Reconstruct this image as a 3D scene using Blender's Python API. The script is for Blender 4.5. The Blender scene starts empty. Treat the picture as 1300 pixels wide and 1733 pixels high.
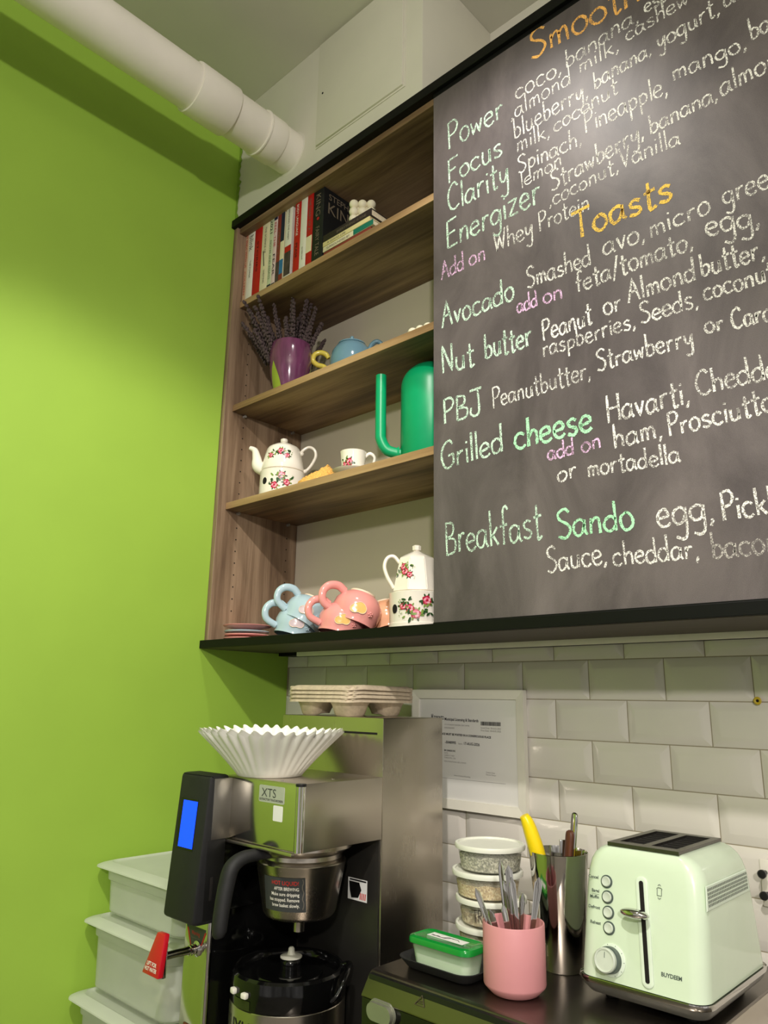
import bpy, bmesh, math, random
from mathutils import Vector, Matrix, Euler
random.seed(7)
S = bpy.context.scene
C = S.collection
PI = math.pi

# ------------------------------------------------------------------ camera
cam_d = bpy.data.cameras.new('camera')
cam = bpy.data.objects.new('camera', cam_d)
C.objects.link(cam)
cam.location = (1.6614, -1.3823, -0.1608)
cam.rotation_euler = (1.8171, -0.0158, 0.7503)
cam_d.sensor_fit = 'VERTICAL'
cam_d.sensor_height = 24.0
cam_d.lens = 24.0 * 1266.1 / 1733.0
cam_d.clip_start = 0.02
S.camera = cam

# ------------------------------------------------------------------ exposure, world, lamps
S.view_settings.view_transform = 'Standard'
S.view_settings.look = 'None'
S.view_settings.gamma = 1.0
S.view_settings.use_curve_mapping = False
S.view_settings.exposure = 0.42
w = bpy.data.worlds.new('world')
S.world = w
w.use_nodes = True
wn = w.node_tree; bg = wn.nodes['Background']
tcw = wn.nodes.new('ShaderNodeTexCoord'); sxw = wn.nodes.new('ShaderNodeSeparateXYZ')
mpw = wn.nodes.new('ShaderNodeMapping'); mpw.inputs['Scale'].default_value = (2.6, 2.6, 0.9)
nzw = wn.nodes.new('ShaderNodeTexNoise'); nzw.inputs['Scale'].default_value = 1.6; nzw.inputs['Detail'].default_value = 2.0
wn.links.new(tcw.outputs['Generated'], mpw.inputs['Vector']); wn.links.new(mpw.outputs['Vector'], nzw.inputs['Vector'])
rpw = wn.nodes.new('ShaderNodeValToRGB')          # noise in place of the unseen room: made-up bright and dim patches for reflections
rpw.color_ramp.elements[0].position = 0.36; rpw.color_ramp.elements[0].color = (0.19, 0.17, 0.15, 1)
rpw.color_ramp.elements[1].position = 0.70; rpw.color_ramp.elements[1].color = (1.9, 1.82, 1.7, 1)
wn.links.new(nzw.outputs['Fac'], rpw.inputs['Fac']); wn.links.new(rpw.outputs['Color'], bg.inputs[0])
bg.inputs[1].default_value = 0.36

def spot(name, loc, target, power, angle, blend, radius, col=(1, 0.95, 0.885)):
    d = bpy.data.lights.new(name, 'SPOT')
    d.energy = power; d.color = col
    d.spot_size = math.radians(angle); d.spot_blend = blend
    d.shadow_soft_size = radius
    o = bpy.data.objects.new(name, d); C.objects.link(o)
    o.location = loc
    o.rotation_euler = (Vector(target) - Vector(loc)).to_track_quat('-Z', 'Y').to_euler()
    return o

def point(name, loc, power, radius, col=(1, 0.95, 0.885)):
    d = bpy.data.lights.new(name, 'POINT')
    d.energy = power; d.color = col; d.shadow_soft_size = radius
    o = bpy.data.objects.new(name, d); C.objects.link(o); o.location = loc
    return o

point('far_track_lamp', (3.0, -2.9, 0.85), 140, 0.06)
spot('middle_ceiling_spotlight', (1.75, -1.75, 1.45), (0.10, -0.55, -1.15), 105, 69, 0.34, 0.035)
spot('near_ceiling_spotlight', (1.0, -0.66, 1.3), (0.75, -0.42, -0.2), 17, 120, 0.7, 0.045)

# ------------------------------------------------------------------ materials
def lin(c):
    r = []
    for v in c:
        v = v / 255.0
        r.append(v / 12.92 if v <= 0.04045 else ((v + 0.055) / 1.055) ** 2.4)
    return (*r, 1.0)

def base_mat(name):
    m = bpy.data.materials.new(name); m.use_nodes = True
    return m, m.node_tree, m.node_tree.nodes['Principled BSDF']

def mat(name, rgb, rough=0.5, metal=0.0, var=0.06, scale=30.0, bump=0.0, coat=0.0, spec=0.5, stretch=None, trans=0.0, ior=1.45, emit=None, alpha=1.0, sss=0.0):
    m, nt, p = base_mat(name)
    tc = nt.nodes.new('ShaderNodeTexCoord')
    mp = nt.nodes.new('ShaderNodeMapping')
    if stretch: mp.inputs['Scale'].default_value = stretch
    nz = nt.nodes.new('ShaderNodeTexNoise'); nz.inputs['Scale'].default_value = scale; nz.inputs['Detail'].default_value = 4
    nt.links.new(tc.outputs['Object'], mp.inputs['Vector']); nt.links.new(mp.outputs['Vector'], nz.inputs['Vector'])
    c = lin(rgb)
    rp = nt.nodes.new('ShaderNodeValToRGB')
    rp.color_ramp.elements[0].position = 0.3; rp.color_ramp.elements[1].position = 0.7
    rp.color_ramp.elements[0].color = (*[v * (1 - var) for v in c[:3]], 1)
    rp.color_ramp.elements[1].color = (*[min(1, v * (1 + var)) for v in c[:3]], 1)
    nt.links.new(nz.outputs['Fac'], rp.inputs['Fac'])
    nt.links.new(rp.outputs['Color'], p.inputs['Base Color'])
    p.inputs['Roughness'].default_value = rough
    p.inputs['Metallic'].default_value = metal
    p.inputs['Coat Weight'].default_value = coat
    p.inputs['Coat Roughness'].default_value = 0.06
    p.inputs['Specular IOR Level'].default_value = spec
    p.inputs['Transmission Weight'].default_value = trans
    p.inputs['IOR'].default_value = ior
    p.inputs['Alpha'].default_value = alpha
    if sss:
        p.inputs['Subsurface Weight'].default_value = sss
        p.inputs['Subsurface Radius'].default_value = (0.01, 0.01, 0.01)
        p.inputs['Subsurface Scale'].default_value = 0.5
    if emit:
        p.inputs['Emission Color'].default_value = lin(emit[0]); p.inputs['Emission Strength'].default_value = emit[1]
    if bump:
        b = nt.nodes.new('ShaderNodeBump'); b.inputs['Strength'].default_value = bump; b.inputs['Distance'].default_value = 0.002
        nt.links.new(nz.outputs['Fac'], b.inputs['Height']); nt.links.new(b.outputs['Normal'], p.inputs['Normal'])
    return m

def wood(name, axis, dark, mid, light):
    m, nt, p = base_mat(name)
    tc = nt.nodes.new('ShaderNodeTexCoord')
    mp = nt.nodes.new('ShaderNodeMapping')
    sc = {'x': (1.2, 22, 22), 'z': (22, 22, 1.2)}[axis]
    mp.inputs['Scale'].default_value = sc
    nt.links.new(tc.outputs['Object'], mp.inputs['Vector'])
    n1 = nt.nodes.new('ShaderNodeTexNoise'); n1.inputs['Scale'].default_value = 1.1; n1.inputs['Detail'].default_value = 3; n1.inputs['Distortion'].default_value = 1.2
    n2 = nt.nodes.new('ShaderNodeTexNoise'); n2.inputs['Scale'].default_value = 7; n2.inputs['Detail'].default_value = 6; n2.inputs['Roughness'].default_value = 0.7
    wv = nt.nodes.new('ShaderNodeTexWave'); wv.inputs['Scale'].default_value = 0.35; wv.inputs['Distortion'].default_value = 9; wv.inputs['Detail'].default_value = 3
    for n in (n1, n2, wv): nt.links.new(mp.outputs['Vector'], n.inputs['Vector'])
    mx = nt.nodes.new('ShaderNodeMix'); mx.data_type = 'FLOAT'; mx.inputs[0].default_value = 0.42
    nt.links.new(n1.outputs['Fac'], mx.inputs[2]); nt.links.new(n2.outputs['Fac'], mx.inputs[3])
    mx2 = nt.nodes.new('ShaderNodeMix'); mx2.data_type = 'FLOAT'; mx2.inputs[0].default_value = 0.22
    nt.links.new(mx.outputs[0], mx2.inputs[2]); nt.links.new(wv.outputs['Fac'], mx2.inputs[3])
    rp = nt.nodes.new('ShaderNodeValToRGB')
    e = rp.color_ramp.elements
    e[0].position = 0.3; e[0].color = lin(dark); e[1].position = 0.68; e[1].color = lin(light)
    k = e.new(0.48); k.color = lin(mid)
    nt.links.new(mx2.outputs[0], rp.inputs['Fac']); nt.links.new(rp.outputs['Color'], p.inputs['Base Color'])
    p.inputs['Roughness'].default_value = 0.5
    b = nt.nodes.new('ShaderNodeBump'); b.inputs['Strength'].default_value = 0.12; b.inputs['Distance'].default_value = 0.001
    nt.links.new(n2.outputs['Fac'], b.inputs['Height']); nt.links.new(b.outputs['Normal'], p.inputs['Normal'])
    return m

def steel(name, rgb, rough, stretch, contrast=0.05, aniso=0.0, smudge=0.6):
    """brushed stainless: fine stretched grain and soft smudges, both in the roughness"""
    m, nt, p = base_mat(name)
    tc = nt.nodes.new('ShaderNodeTexCoord')
    mp = nt.nodes.new('ShaderNodeMapping'); mp.inputs['Scale'].default_value = stretch
    nt.links.new(tc.outputs['Object'], mp.inputs['Vector'])
    n1 = nt.nodes.new('ShaderNodeTexNoise'); n1.inputs['Scale'].default_value = 16; n1.inputs['Detail'].default_value = 5
    nt.links.new(mp.outputs['Vector'], n1.inputs['Vector'])
    n2 = nt.nodes.new('ShaderNodeTexNoise'); n2.inputs['Scale'].default_value = 14; n2.inputs['Detail'].default_value = 4
    nt.links.new(tc.outputs['Object'], n2.inputs['Vector'])
    mx = nt.nodes.new('ShaderNodeMix'); mx.data_type = 'FLOAT'; mx.inputs[0].default_value = smudge
    nt.links.new(n1.outputs['Fac'], mx.inputs[2]); nt.links.new(n2.outputs['Fac'], mx.inputs[3])
    mr = nt.nodes.new('ShaderNodeMapRange')
    mr.inputs['From Min'].default_value = 0.3; mr.inputs['From Max'].default_value = 0.7
    mr.inputs['To Min'].default_value = rough - contrast / 2; mr.inputs['To Max'].default_value = rough + contrast / 2
    nt.links.new(mx.outputs[0], mr.inputs['Value']); nt.links.new(mr.outputs['Result'], p.inputs['Roughness'])
    p.inputs['Base Color'].default_value = lin(rgb)
    p.inputs['Metallic'].default_value = 1.0
    return m

M = {}
M['green_wall'] = mat('green wall paint', (150, 186, 66), 0.62, var=0.03, scale=5, bump=0.03)
M['green_smear'] = mat('green paint smear', (120, 150, 50), 0.6, var=0.15, scale=60)
M['plaster'] = mat('off white plaster paint', (208, 204, 188), 0.75, var=0.03, scale=6, bump=0.03)
M['ceiling'] = mat('ceiling paint', (205, 203, 188), 0.8, var=0.03, scale=5)
M['floor'] = mat('grey floor', (120, 112, 104), 0.6, var=0.1, scale=4)
M['grout'] = mat('grout', (150, 140, 118), 0.9, var=0.15, scale=40)
M['tile'] = mat('glazed white tile', (212, 206, 197), 0.14, var=0.03, scale=7, spec=0.5)
M['pvc'] = mat('painted white pipe', (234, 228, 216), 0.5, var=0.03, scale=10, bump=0.03)
M['oak_x'] = wood('oak laminate along the shelf', 'x', (74, 54, 36), (120, 95, 68), (164, 136, 102))
M['oak_z'] = wood('oak laminate upright', 'z', (78, 58, 44), (120, 97, 76), (160, 135, 110))
M['oak_edge'] = wood('oak edge band', 'x', (120, 92, 62), (158, 126, 88), (184, 152, 112))
M['back'] = mat('beige back panel', (196, 186, 166), 0.7, var=0.02, scale=5)
M['black_trim'] = mat('black laminate', (8, 8, 8), 0.5, var=0.1, scale=20, spec=0.25)
M['hole'] = mat('dark drilled hole', (18, 14, 10), 0.9, var=0.1)
M['pin'] = mat('clear grey shelf pin', (150, 145, 138), 0.25, var=0.05)
M['white_trim'] = mat('white strip', (226, 220, 208), 0.5, var=0.04)
M['black'] = mat('black plastic', (17, 17, 17), 0.38, var=0.1, scale=50)
M['black_gloss'] = mat('glossy black plastic', (9, 9, 9), 0.1, var=0.1, scale=50)
M['black_matte'] = mat('matte black rubber', (26, 26, 27), 0.62, var=0.12, scale=80, bump=0.05)
M['steel'] = steel('brushed steel sideways', (190, 182, 170), 0.3, (2, 2, 90))
M['steel_v'] = steel('brushed steel upright', (186, 178, 166), 0.26, (60, 60, 3))
M['steel_flat'] = steel('polished steel front', (200, 196, 186), 0.14, (2, 2, 60), 0.06)
M['steel_dark'] = steel('dull steel top', (122, 114, 106), 0.3, (2, 40, 2))
M['chrome'] = steel('chrome', (200, 198, 194), 0.08, (3, 3, 3), 0.03)

def chalk_mat(name, rgb, dens):
    m, nt, p = base_mat(name)
    tc = nt.nodes.new('ShaderNodeTexCoord')
    nz = nt.nodes.new('ShaderNodeTexNoise'); nz.inputs['Scale'].default_value = 420; nz.inputs['Detail'].default_value = 3; nz.inputs['Roughness'].default_value = 0.7
    nt.links.new(tc.outputs['Object'], nz.inputs['Vector'])
    n2 = nt.nodes.new('ShaderNodeTexNoise'); n2.inputs['Scale'].default_value = 40; n2.inputs['Detail'].default_value = 2
    nt.links.new(tc.outputs['Object'], n2.inputs['Vector'])
    ad = nt.nodes.new('ShaderNodeMath'); ad.operation = 'MULTIPLY_ADD'; ad.inputs[1].default_value = 0.35
    nt.links.new(n2.outputs['Fac'], ad.inputs[0]); nt.links.new(nz.outputs['Fac'], ad.inputs[2])
    mr = nt.nodes.new('ShaderNodeMapRange')
    mr.inputs['From Min'].default_value = 0.60 - dens; mr.inputs['From Max'].default_value = 0.74 - dens
    mr.inputs['To Min'].default_value = 0.12
    nt.links.new(ad.outputs[0], mr.inputs['Value']); nt.links.new(mr.outputs['Result'], p.inputs['Alpha'])
    p.inputs['Base Color'].default_value = lin(rgb); p.inputs['Roughness'].default_value = 0.95
    p.inputs['Specular IOR Level'].default_value = 0.1
    return m
CH = {'o': chalk_mat('orange chalk', (248, 186, 104), 0.05), 'y': chalk_mat('yellow chalk', (244, 200, 96), 0.05),
      'g': chalk_mat('mint chalk', (208, 236, 214), 0.015), 'G': chalk_mat('strong mint chalk', (176, 238, 190), 0.06),
      'w': chalk_mat('white chalk', (240, 236, 230), 0.015), 'p': chalk_mat('pink chalk', (238, 194, 232), 0.01),
      'f': chalk_mat('faded white chalk', (190, 184, 178), -0.04)}

def board_mat():
    m, nt, p = base_mat('chalkboard')
    tc = nt.nodes.new('ShaderNodeTexCoord')
    mp = nt.nodes.new('ShaderNodeMapping'); mp.inputs['Scale'].default_value = (3.4, 1, 1.7)
    nt.links.new(tc.outputs['Object'], mp.inputs['Vector'])
    n1 = nt.nodes.new('ShaderNodeTexNoise'); n1.inputs['Scale'].default_value = 2.0; n1.inputs['Detail'].default_value = 6; n1.inputs['Roughness'].default_value = 0.62; n1.inputs['Distortion'].default_value = 0.6
    nt.links.new(mp.outputs['Vector'], n1.inputs['Vector'])
    n2 = nt.nodes.new('ShaderNodeTexNoise'); n2.inputs['Scale'].default_value = 900; n2.inputs['Detail'].default_value = 2
    nt.links.new(tc.outputs['Object'], n2.inputs['Vector'])
    mx = nt.nodes.new('ShaderNodeMix'); mx.data_type = 'FLOAT'; mx.inputs[0].default_value = 0.25
    nt.links.new(n1.outputs['Fac'], mx.inputs[2]); nt.links.new(n2.outputs['Fac'], mx.inputs[3])
    rp = nt.nodes.new('ShaderNodeValToRGB'); e = rp.color_ramp.elements
    e[0].position = 0.40; e[0].color = lin((72, 64, 66)); e[1].position = 0.82; e[1].color = lin((124, 114, 114))
    nt.links.new(mx.outputs[0], rp.inputs['Fac']); nt.links.new(rp.outputs['Color'], p.inputs['Base Color'])
    p.inputs['Roughness'].default_value = 0.5
    b = nt.nodes.new('ShaderNodeBump'); b.inputs['Strength'].default_value = 0.15; b.inputs['Distance'].default_value = 0.0006
    nt.links.new(n2.outputs['Fac'], b.inputs['Height']); nt.links.new(b.outputs['Normal'], p.inputs['Normal'])
    return m
M['board'] = board_mat()

# ------------------------------------------------------------------ mesh helpers
def rootof(o):
    while o.parent: o = o.parent
    return o

def link(name, bm, m, parent=None, smooth=True, world=False, angle=0.6):
    me = bpy.data.meshes.new(name)
    o = bpy.data.objects.new(name, me)
    C.objects.link(o)
    if parent is not None:
        o.parent = parent
        if world:
            bm.transform(rootof(parent).matrix_basis.inverted())
    bmesh.ops.recalc_face_normals(bm, faces=bm.faces[:])
    bm.to_mesh(me); bm.free()
    ms = m if isinstance(m, (list, tuple)) else [m]
    for k in ms: me.materials.append(k)
    if smooth:
        me.polygons.foreach_set('use_smooth', [True] * len(me.polygons))
        me.set_sharp_from_angle(angle=angle)
    return o

def tag(o, label, cat, group=None):
    o['label'] = label; o['category'] = cat
    if group: o['group'] = group
    return o

def thing(name, label, cat, loc=(0, 0, 0), rot=(0, 0, 0), group=None):
    o = bpy.data.objects.new(name, None); C.objects.link(o)
    o.empty_display_size = 0.02
    o.location = loc; o.rotation_euler = rot
    return tag(o, label, cat, group)

def struct(name, bm, m, **k):
    o = link(name, bm, m, **k); o['kind'] = 'structure'; return o

def dup(src, loc, rot, label, group=None, scale=None):
    r = src.copy(); C.objects.link(r); r.location = loc; r.rotation_euler = rot
    r['label'] = label
    if group: r['group'] = group
    if scale: r.scale = scale
    for ch in list(src.children):
        c = ch.copy(); C.objects.link(c); c.parent = r
        for g in list(ch.children):
            d = g.copy(); C.objects.link(d); d.parent = c
    return r

def merge(bm, t, mi=None):
    vm = {}
    for v in t.verts: vm[v] = bm.verts.new(v.co)
    for f in t.faces:
        try:
            nf = bm.faces.new([vm[v] for v in f.verts])
            nf.material_index = f.material_index if mi is None else mi
        except ValueError: pass
    t.free()

def box(bm, x0, x1, y0, y1, z0, z1, bev=0.0, seg=2, mi=0, mtx=None):
    t = bmesh.new()
    v = [t.verts.new((x, y, z)) for x in (x0, x1) for y in (y0, y1) for z in (z0, z1)]
    for q in ((0, 1, 3, 2), (4, 6, 7, 5), (0, 4, 5, 1), (2, 3, 7, 6), (0, 2, 6, 4), (1, 5, 7, 3)):
        t.faces.new([v[i] for i in q])
    bmesh.ops.recalc_face_normals(t, faces=t.faces[:])
    if bev: bmesh.ops.bevel(t, geom=t.edges[:], offset=bev, segments=seg, affect='EDGES', profile=0.5)
    if mtx is not None: t.transform(mtx)
    merge(bm, t, mi)

def hexa(bm, bot, top, mi=0, bev=0.0, seg=2):
    t = bmesh.new()
    b = [t.verts.new(p) for p in bot]; u = [t.verts.new(p) for p in top]; n = len(b)
    t.faces.new(b[::-1]); t.faces.new(u)
    for i in range(n): t.faces.new((b[i], b[(i + 1) % n], u[(i + 1) % n], u[i]))
    bmesh.ops.recalc_face_normals(t, faces=t.faces[:])
    if bev: bmesh.ops.bevel(t, geom=t.edges[:], offset=bev, segments=seg, affect='EDGES', profile=0.5)
    merge(bm, t, mi)

def lathe(bm, prof, n=48, c=(0, 0, 0), mi=0, cap0=True, cap1=True, mod=None, mtx=None):
    t = bmesh.new(); rings = []
    for k, (r, z) in enumerate(prof):
        if r < 1e-6: rings.append([t.verts.new((c[0], c[1], c[2] + z))]); continue
        ring = []
        for i in range(n):
            a = 2 * PI * i / n
            rr, zz = (r, z) if mod is None else mod(r, z, a, k)
            ring.append(t.verts.new((c[0] + rr * math.cos(a), c[1] + rr * math.sin(a), c[2] + zz)))
        rings.append(ring)
    for a, b in zip(rings, rings[1:]):
        if len(a) == 1 and len(b) == 1: continue
        for i in range(n):
            j = (i + 1) % n
            if len(a) == 1: t.faces.new((a[0], b[j], b[i]))
            elif len(b) == 1: t.faces.new((a[i], a[j], b[0]))
            else: t.faces.new((a[i], a[j], b[j], b[i]))
    if cap0 and len(rings[0]) > 1: t.faces.new(rings[0][::-1])
    if cap1 and len(rings[-1]) > 1: t.faces.new(rings[-1])
    if mtx is not None: t.transform(mtx)
    merge(bm, t, mi)

def catmull(pts, n=6, closed=False):
    P = [Vector(p) for p in pts]
    if len(P) < 3: return P
    out = []
    for i in range(len(P) - 1):
        p0 = P[i - 1] if i > 0 else P[0] * 2 - P[1]
        p1, p2 = P[i], P[i + 1]
        p3 = P[i + 2] if i + 2 < len(P) else P[-1] * 2 - P[-2]
        for k in range(n):
            s = k / n
            out.append(0.5 * ((2 * p1) + (p2 - p0) * s + (2 * p0 - 5 * p1 + 4 * p2 - p3) * s * s + (3 * p1 - p0 - 3 * p2 + p3) * s ** 3))
    out.append(P[-1]); return out

def tube(bm, pts, rad, n=12, mi=0, smooth=6, flat=1.0, up=None):
    """round (or flattened) tube along a smoothed path; rad is a number or one per control point"""
    if smooth and len(pts) > 2:
        P = catmull(pts, smooth)
        if isinstance(rad, (list, tuple)):
            R = [v.x for v in catmull([(r, 0, 0) for r in rad], smooth)]
        else: R = [rad] * len(P)
    else:
        P = [Vector(p) for p in pts]; R = list(rad) if isinstance(rad, (list, tuple)) else [rad] * len(P)
    t = bmesh.new(); rings = []
    tan = (P[1] - P[0]).normalized()
    ref = Vector(up) if up else (Vector((0, 0, 1)) if abs(tan.z) < 0.9 else Vector((1, 0, 0)))
    nx = tan.cross(ref).normalized()
    for i, p in enumerate(P):
        tg = (P[min(i + 1, len(P) - 1)] - P[max(i - 1, 0)]).normalized()
        nx = (nx - tg * nx.dot(tg)).normalized()
        ny = tg.cross(nx)
        rings.append([t.verts.new(p + R[i] * (math.cos(2 * PI * k / n) * nx + flat * math.sin(2 * PI * k / n) * ny)) for k in range(n)])
    for a, b in zip(rings, rings[1:]):
        for k in range(n):
            t.faces.new((a[k], a[(k + 1) % n], b[(k + 1) % n], b[k]))
    t.faces.new(rings[0][::-1]); t.faces.new(rings[-1])
    merge(bm, t, mi)

def sphere(bm, c, r, mi=0, seg=16, rings=10, scale=(1, 1, 1), mtx=None):
    t = bmesh.new()
    bmesh.ops.create_uvsphere(t, u_segments=seg, v_segments=rings, radius=r)
    t.transform(Matrix.Diagonal((*scale, 1)))
    if mtx is not None: t.transform(mtx)
    t.transform(Matrix.Translation(c))
    merge(bm, t, mi)

def rrect(x0, x1, y0, y1, r, n=6):
    out = []
    for cx, cy, a0 in ((x1 - r, y1 - r, 0), (x0 + r, y1 - r, PI / 2), (x0 + r, y0 + r, PI), (x1 - r, y0 + r, 1.5 * PI)):
        for k in range(n + 1):
            a = a0 + (PI / 2) * k / n
            out.append((cx + r * math.cos(a), cy + r * math.sin(a)))
    return out

def loft(bm, rings, mi=0, cap0=True, cap1=True):
    t = bmesh.new()
    R = [[t.verts.new(p) for p in ring] for ring in rings]
    n = len(R[0])
    for a, b in zip(R, R[1:]):
        for k in range(n): t.faces.new((a[k], a[(k + 1) % n], b[(k + 1) % n], b[k]))
    if cap0: t.faces.new(R[0][::-1])
    if cap1: t.faces.new(R[-1])
    merge(bm, t, mi)

def text_bm(s, size, mtx, extrude=0.0, align='LEFT', mi=0, bm=None, bold=0.0, width=None):
    cu = bpy.data.curves.new('lettering', 'FONT')
    cu.body = s; cu.size = size; cu.extrude = extrude; cu.align_x = align; cu.resolution_u = 3; cu.offset = bold
    o = bpy.data.objects.new('lettering', cu); C.objects.link(o)
    bpy.context.view_layer.update()
    dg = bpy.context.evaluated_depsgraph_get()
    me = bpy.data.meshes.new_from_object(o.evaluated_get(dg))
    bpy.data.objects.remove(o); bpy.data.curves.remove(cu)
    t = bmesh.new(); t.from_mesh(me); bpy.data.meshes.remove(me)
    if width and t.verts:
        xs = [v.co.x for v in t.verts]; k = width / max(1e-6, max(xs) - min(xs))
        t.transform(Matrix.Diagonal((k, 1, 1, 1)))
    t.transform(mtx)
    if bm is None: bm = bmesh.new()
    merge(bm, t, mi)
    return bm

def frame(o, xdir, ydir):
    """matrix that lays text (x right, y up) on a plane at o"""
    x = Vector(xdir).normalized(); y = Vector(ydir).normalized(); z = x.cross(y).normalized()
    y = z.cross(x)
    m = Matrix((x, y, z)).transposed().to_4x4(); m.translation = Vector(o)
    return m
FRONT = ((1, 0, 0), (0, 0, 1))     # text facing the room from the back wall (normal -y)

# ================================================================== the room
CEIL = 1.597; FLOOR = -1.79; CT = -0.89      # ceiling, floor, counter top
b = bmesh.new(); box(b, -0.12, 0.0, -5.0, 0.12, FLOOR, CEIL + 0.1); struct('wall_left', b, M['green_wall'], smooth=False)
b = bmesh.new(); box(b, -0.12, 4.6, -5.0, 0.12, FLOOR - 0.1, FLOOR); struct('floor', b, M['floor'], smooth=False)
b = bmesh.new(); box(b, -0.12, 4.6, -5.0, 0.12, CEIL, CEIL + 0.1); struct('ceiling', b, M['ceiling'], smooth=False)

# back wall: plaster above, bevelled tiles in running bond below
b = bmesh.new()
box(b, -0.12, 4.6, 0.004, 0.12, FLOOR, CEIL, mi=0)
PITCH_X, PITCH_Z, OX = 0.1529, 0.077, 0.7717
def tile(bm, x0, x1, z0, z1):
    g = 0.0009; bw = 0.0155
    x0 += g; x1 -= g; z0 += g; z1 -= g
    yb, yl, yf = 0.0045, 0.0008, -0.0045
    def ring(d, y): return [(x0 + d, y, z0 + d), (x1 - d, y, z0 + d), (x1 - d, y, z1 - d), (x0 + d, y, z1 - d)]
    bx = min(bw, (x1 - x0) / 2.2)
    loft(bm, [ring(0, yb), ring(0, yl), ring(bx, yf), ring(bx + 0.001, yf - 0.0002)], mi=1)
for k in range(0, 12):
    zt, zb = -PITCH_Z * (k - 0), -PITCH_Z * (k + 1)
    off = 0.0 if (k % 2) else 0.5
    for j in range(-7, 12):
        x0 = OX + PITCH_X * (j + off); x1 = x0 + PITCH_X
        if x1 < 0.02: continue
        tile(b, max(x0, 0.0), x1, zb, min(zt, -0.012))
# thin grey grout bed behind the tiles
box(b, 0.0, 2.6, 0.0012, 0.0045, -0.93, -0.010, mi=2)
struct('wall_back', b, [M['plaster'], M['tile'], M['grout']], angle=0.35)

# boxed bulkhead above the shelves, with its hatch
b = bmesh.new(); box(b, 0.0, 0.726, -0.28, 0.004, 1.203, CEIL, bev=0.002, seg=2); struct('wall_bulkhead', b, M['plaster'])
# ragged smear of green paint where the bulkhead meets the green wall
b = bmesh.new()
zz = [1.206 + 0.013 * i for i in range(22)]
L = []; Rr = []
for i, z in enumerate(zz):
    L.append((0.0005, z)); Rr.append((0.006 + 0.016 * abs(math.sin(i * 1.7)) * random.uniform(0.4, 1.0), z + random.uniform(-0.004, 0.004)))
t = bmesh.new()
lv = [t.verts.new((x, -0.2807, z)) for x, z in L]; rv = [t.verts.new((x, -0.2809, z)) for x, z in Rr]
for i in range(len(L) - 1): t.faces.new((lv[i], rv[i], rv[i + 1], lv[i + 1]))
merge(b, t); struct('trim_2', b, M['green_smear'])

t_ = tag(thing('access_panel', 'off-white square access hatch set flush in the bulkhead above the shelves', 'access panel', (0.51, -0.282, 1.262)), 'off-white square access hatch set flush in the bulkhead above the shelves', 'access panel')
b = bmesh.new(); box(b, 0.360, 0.668, -0.2872, -0.2795, 1.262, 1.588, bev=0.0018); link('panel_door', b, M['plaster'], t_, world=True)
b = bmesh.new(); lathe(b, [(0, -0.0006), (0.003, -0.0006), (0.003, 0.0006), (0, 0.0006)], 12, mtx=Matrix.Translation((0.3815, -0.2874, 1.4167)) @ Matrix.Rotation(PI / 2, 4, 'X'))
link('latch_hole', b, M['hole'], t_, world=True)
b = bmesh.new(); box(b, 0.355, 0.673, -0.2822, -0.2798, 1.257, 1.593, bev=0.0008); link('panel_frame', b, M['plaster'], t_, world=True)

# white drain pipe running along the green wall into the bulkhead
PX, PZ, PR = 0.245, 1.305, 0.058
pipe = thing('drain_pipe', 'fat white painted pipe running below the ceiling into the bulkhead', 'pipe', (PX, -0.28, PZ))
RX = Matrix.Translation((PX, 0, PZ)) @ Matrix.Rotation(PI / 2, 4, 'X')       # local z -> -y
b = bmesh.new(); lathe(b, [(PR, 0.279), (PR, 3.6)], 64, mtx=RX); link('pipe_run', b, M['pvc'], pipe, world=True)
def ring_prof(y0, y1, r): return [(PR - 0.002, y0), (r, y0), (r + 0.0006, y0 + 0.002), (r + 0.0006, y1 - 0.002), (r, y1), (PR - 0.002, y1)]
b = bmesh.new(); lathe(b, ring_prof(0.487, 0.598, PR + 0.0055), 64, mtx=RX, cap0=False, cap1=False); link('coupling', b, M['pvc'], pipe, world=True)
b = bmesh.new(); lathe(b, ring_prof(0.333, 0.385, PR + 0.0025), 64, mtx=RX, cap0=False, cap1=False)
lathe(b, ring_prof(0.385, 0.390, PR + 0.0045), 64, mtx=RX, cap0=False, cap1=False); link('coupling', b, M['pvc'], pipe, world=True)
b = bmesh.new(); lathe(b, [(PR + 0.006, 0.2795), (PR + 0.003, 0.2812), (PR, 0.2825)], 48, mtx=RX, cap0=False, cap1=False,
    mod=lambda r, z, a, k: (r + (0.003 * math.sin(3 * a) * (k == 0)), z)); link('plaster_collar', b, M['plaster'], pipe, world=True)

# counter below the frame that carries the machines
ctr = thing('counter', 'grey counter along the tiled wall under the machines', 'counter', (1.2, -0.33, FLOOR))
b = bmesh.new(); box(b, 0.002, 2.4, -0.66, -0.006, CT - 0.04, CT, bev=0.003); link('worktop', b, M['steel_dark'], ctr, world=True)
b = bmesh.new(); box(b, 0.002, 2.4, -0.62, -0.006, FLOOR, CT - 0.041); link('base_cabinet', b, M['black_trim'], ctr, world=True)

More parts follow.
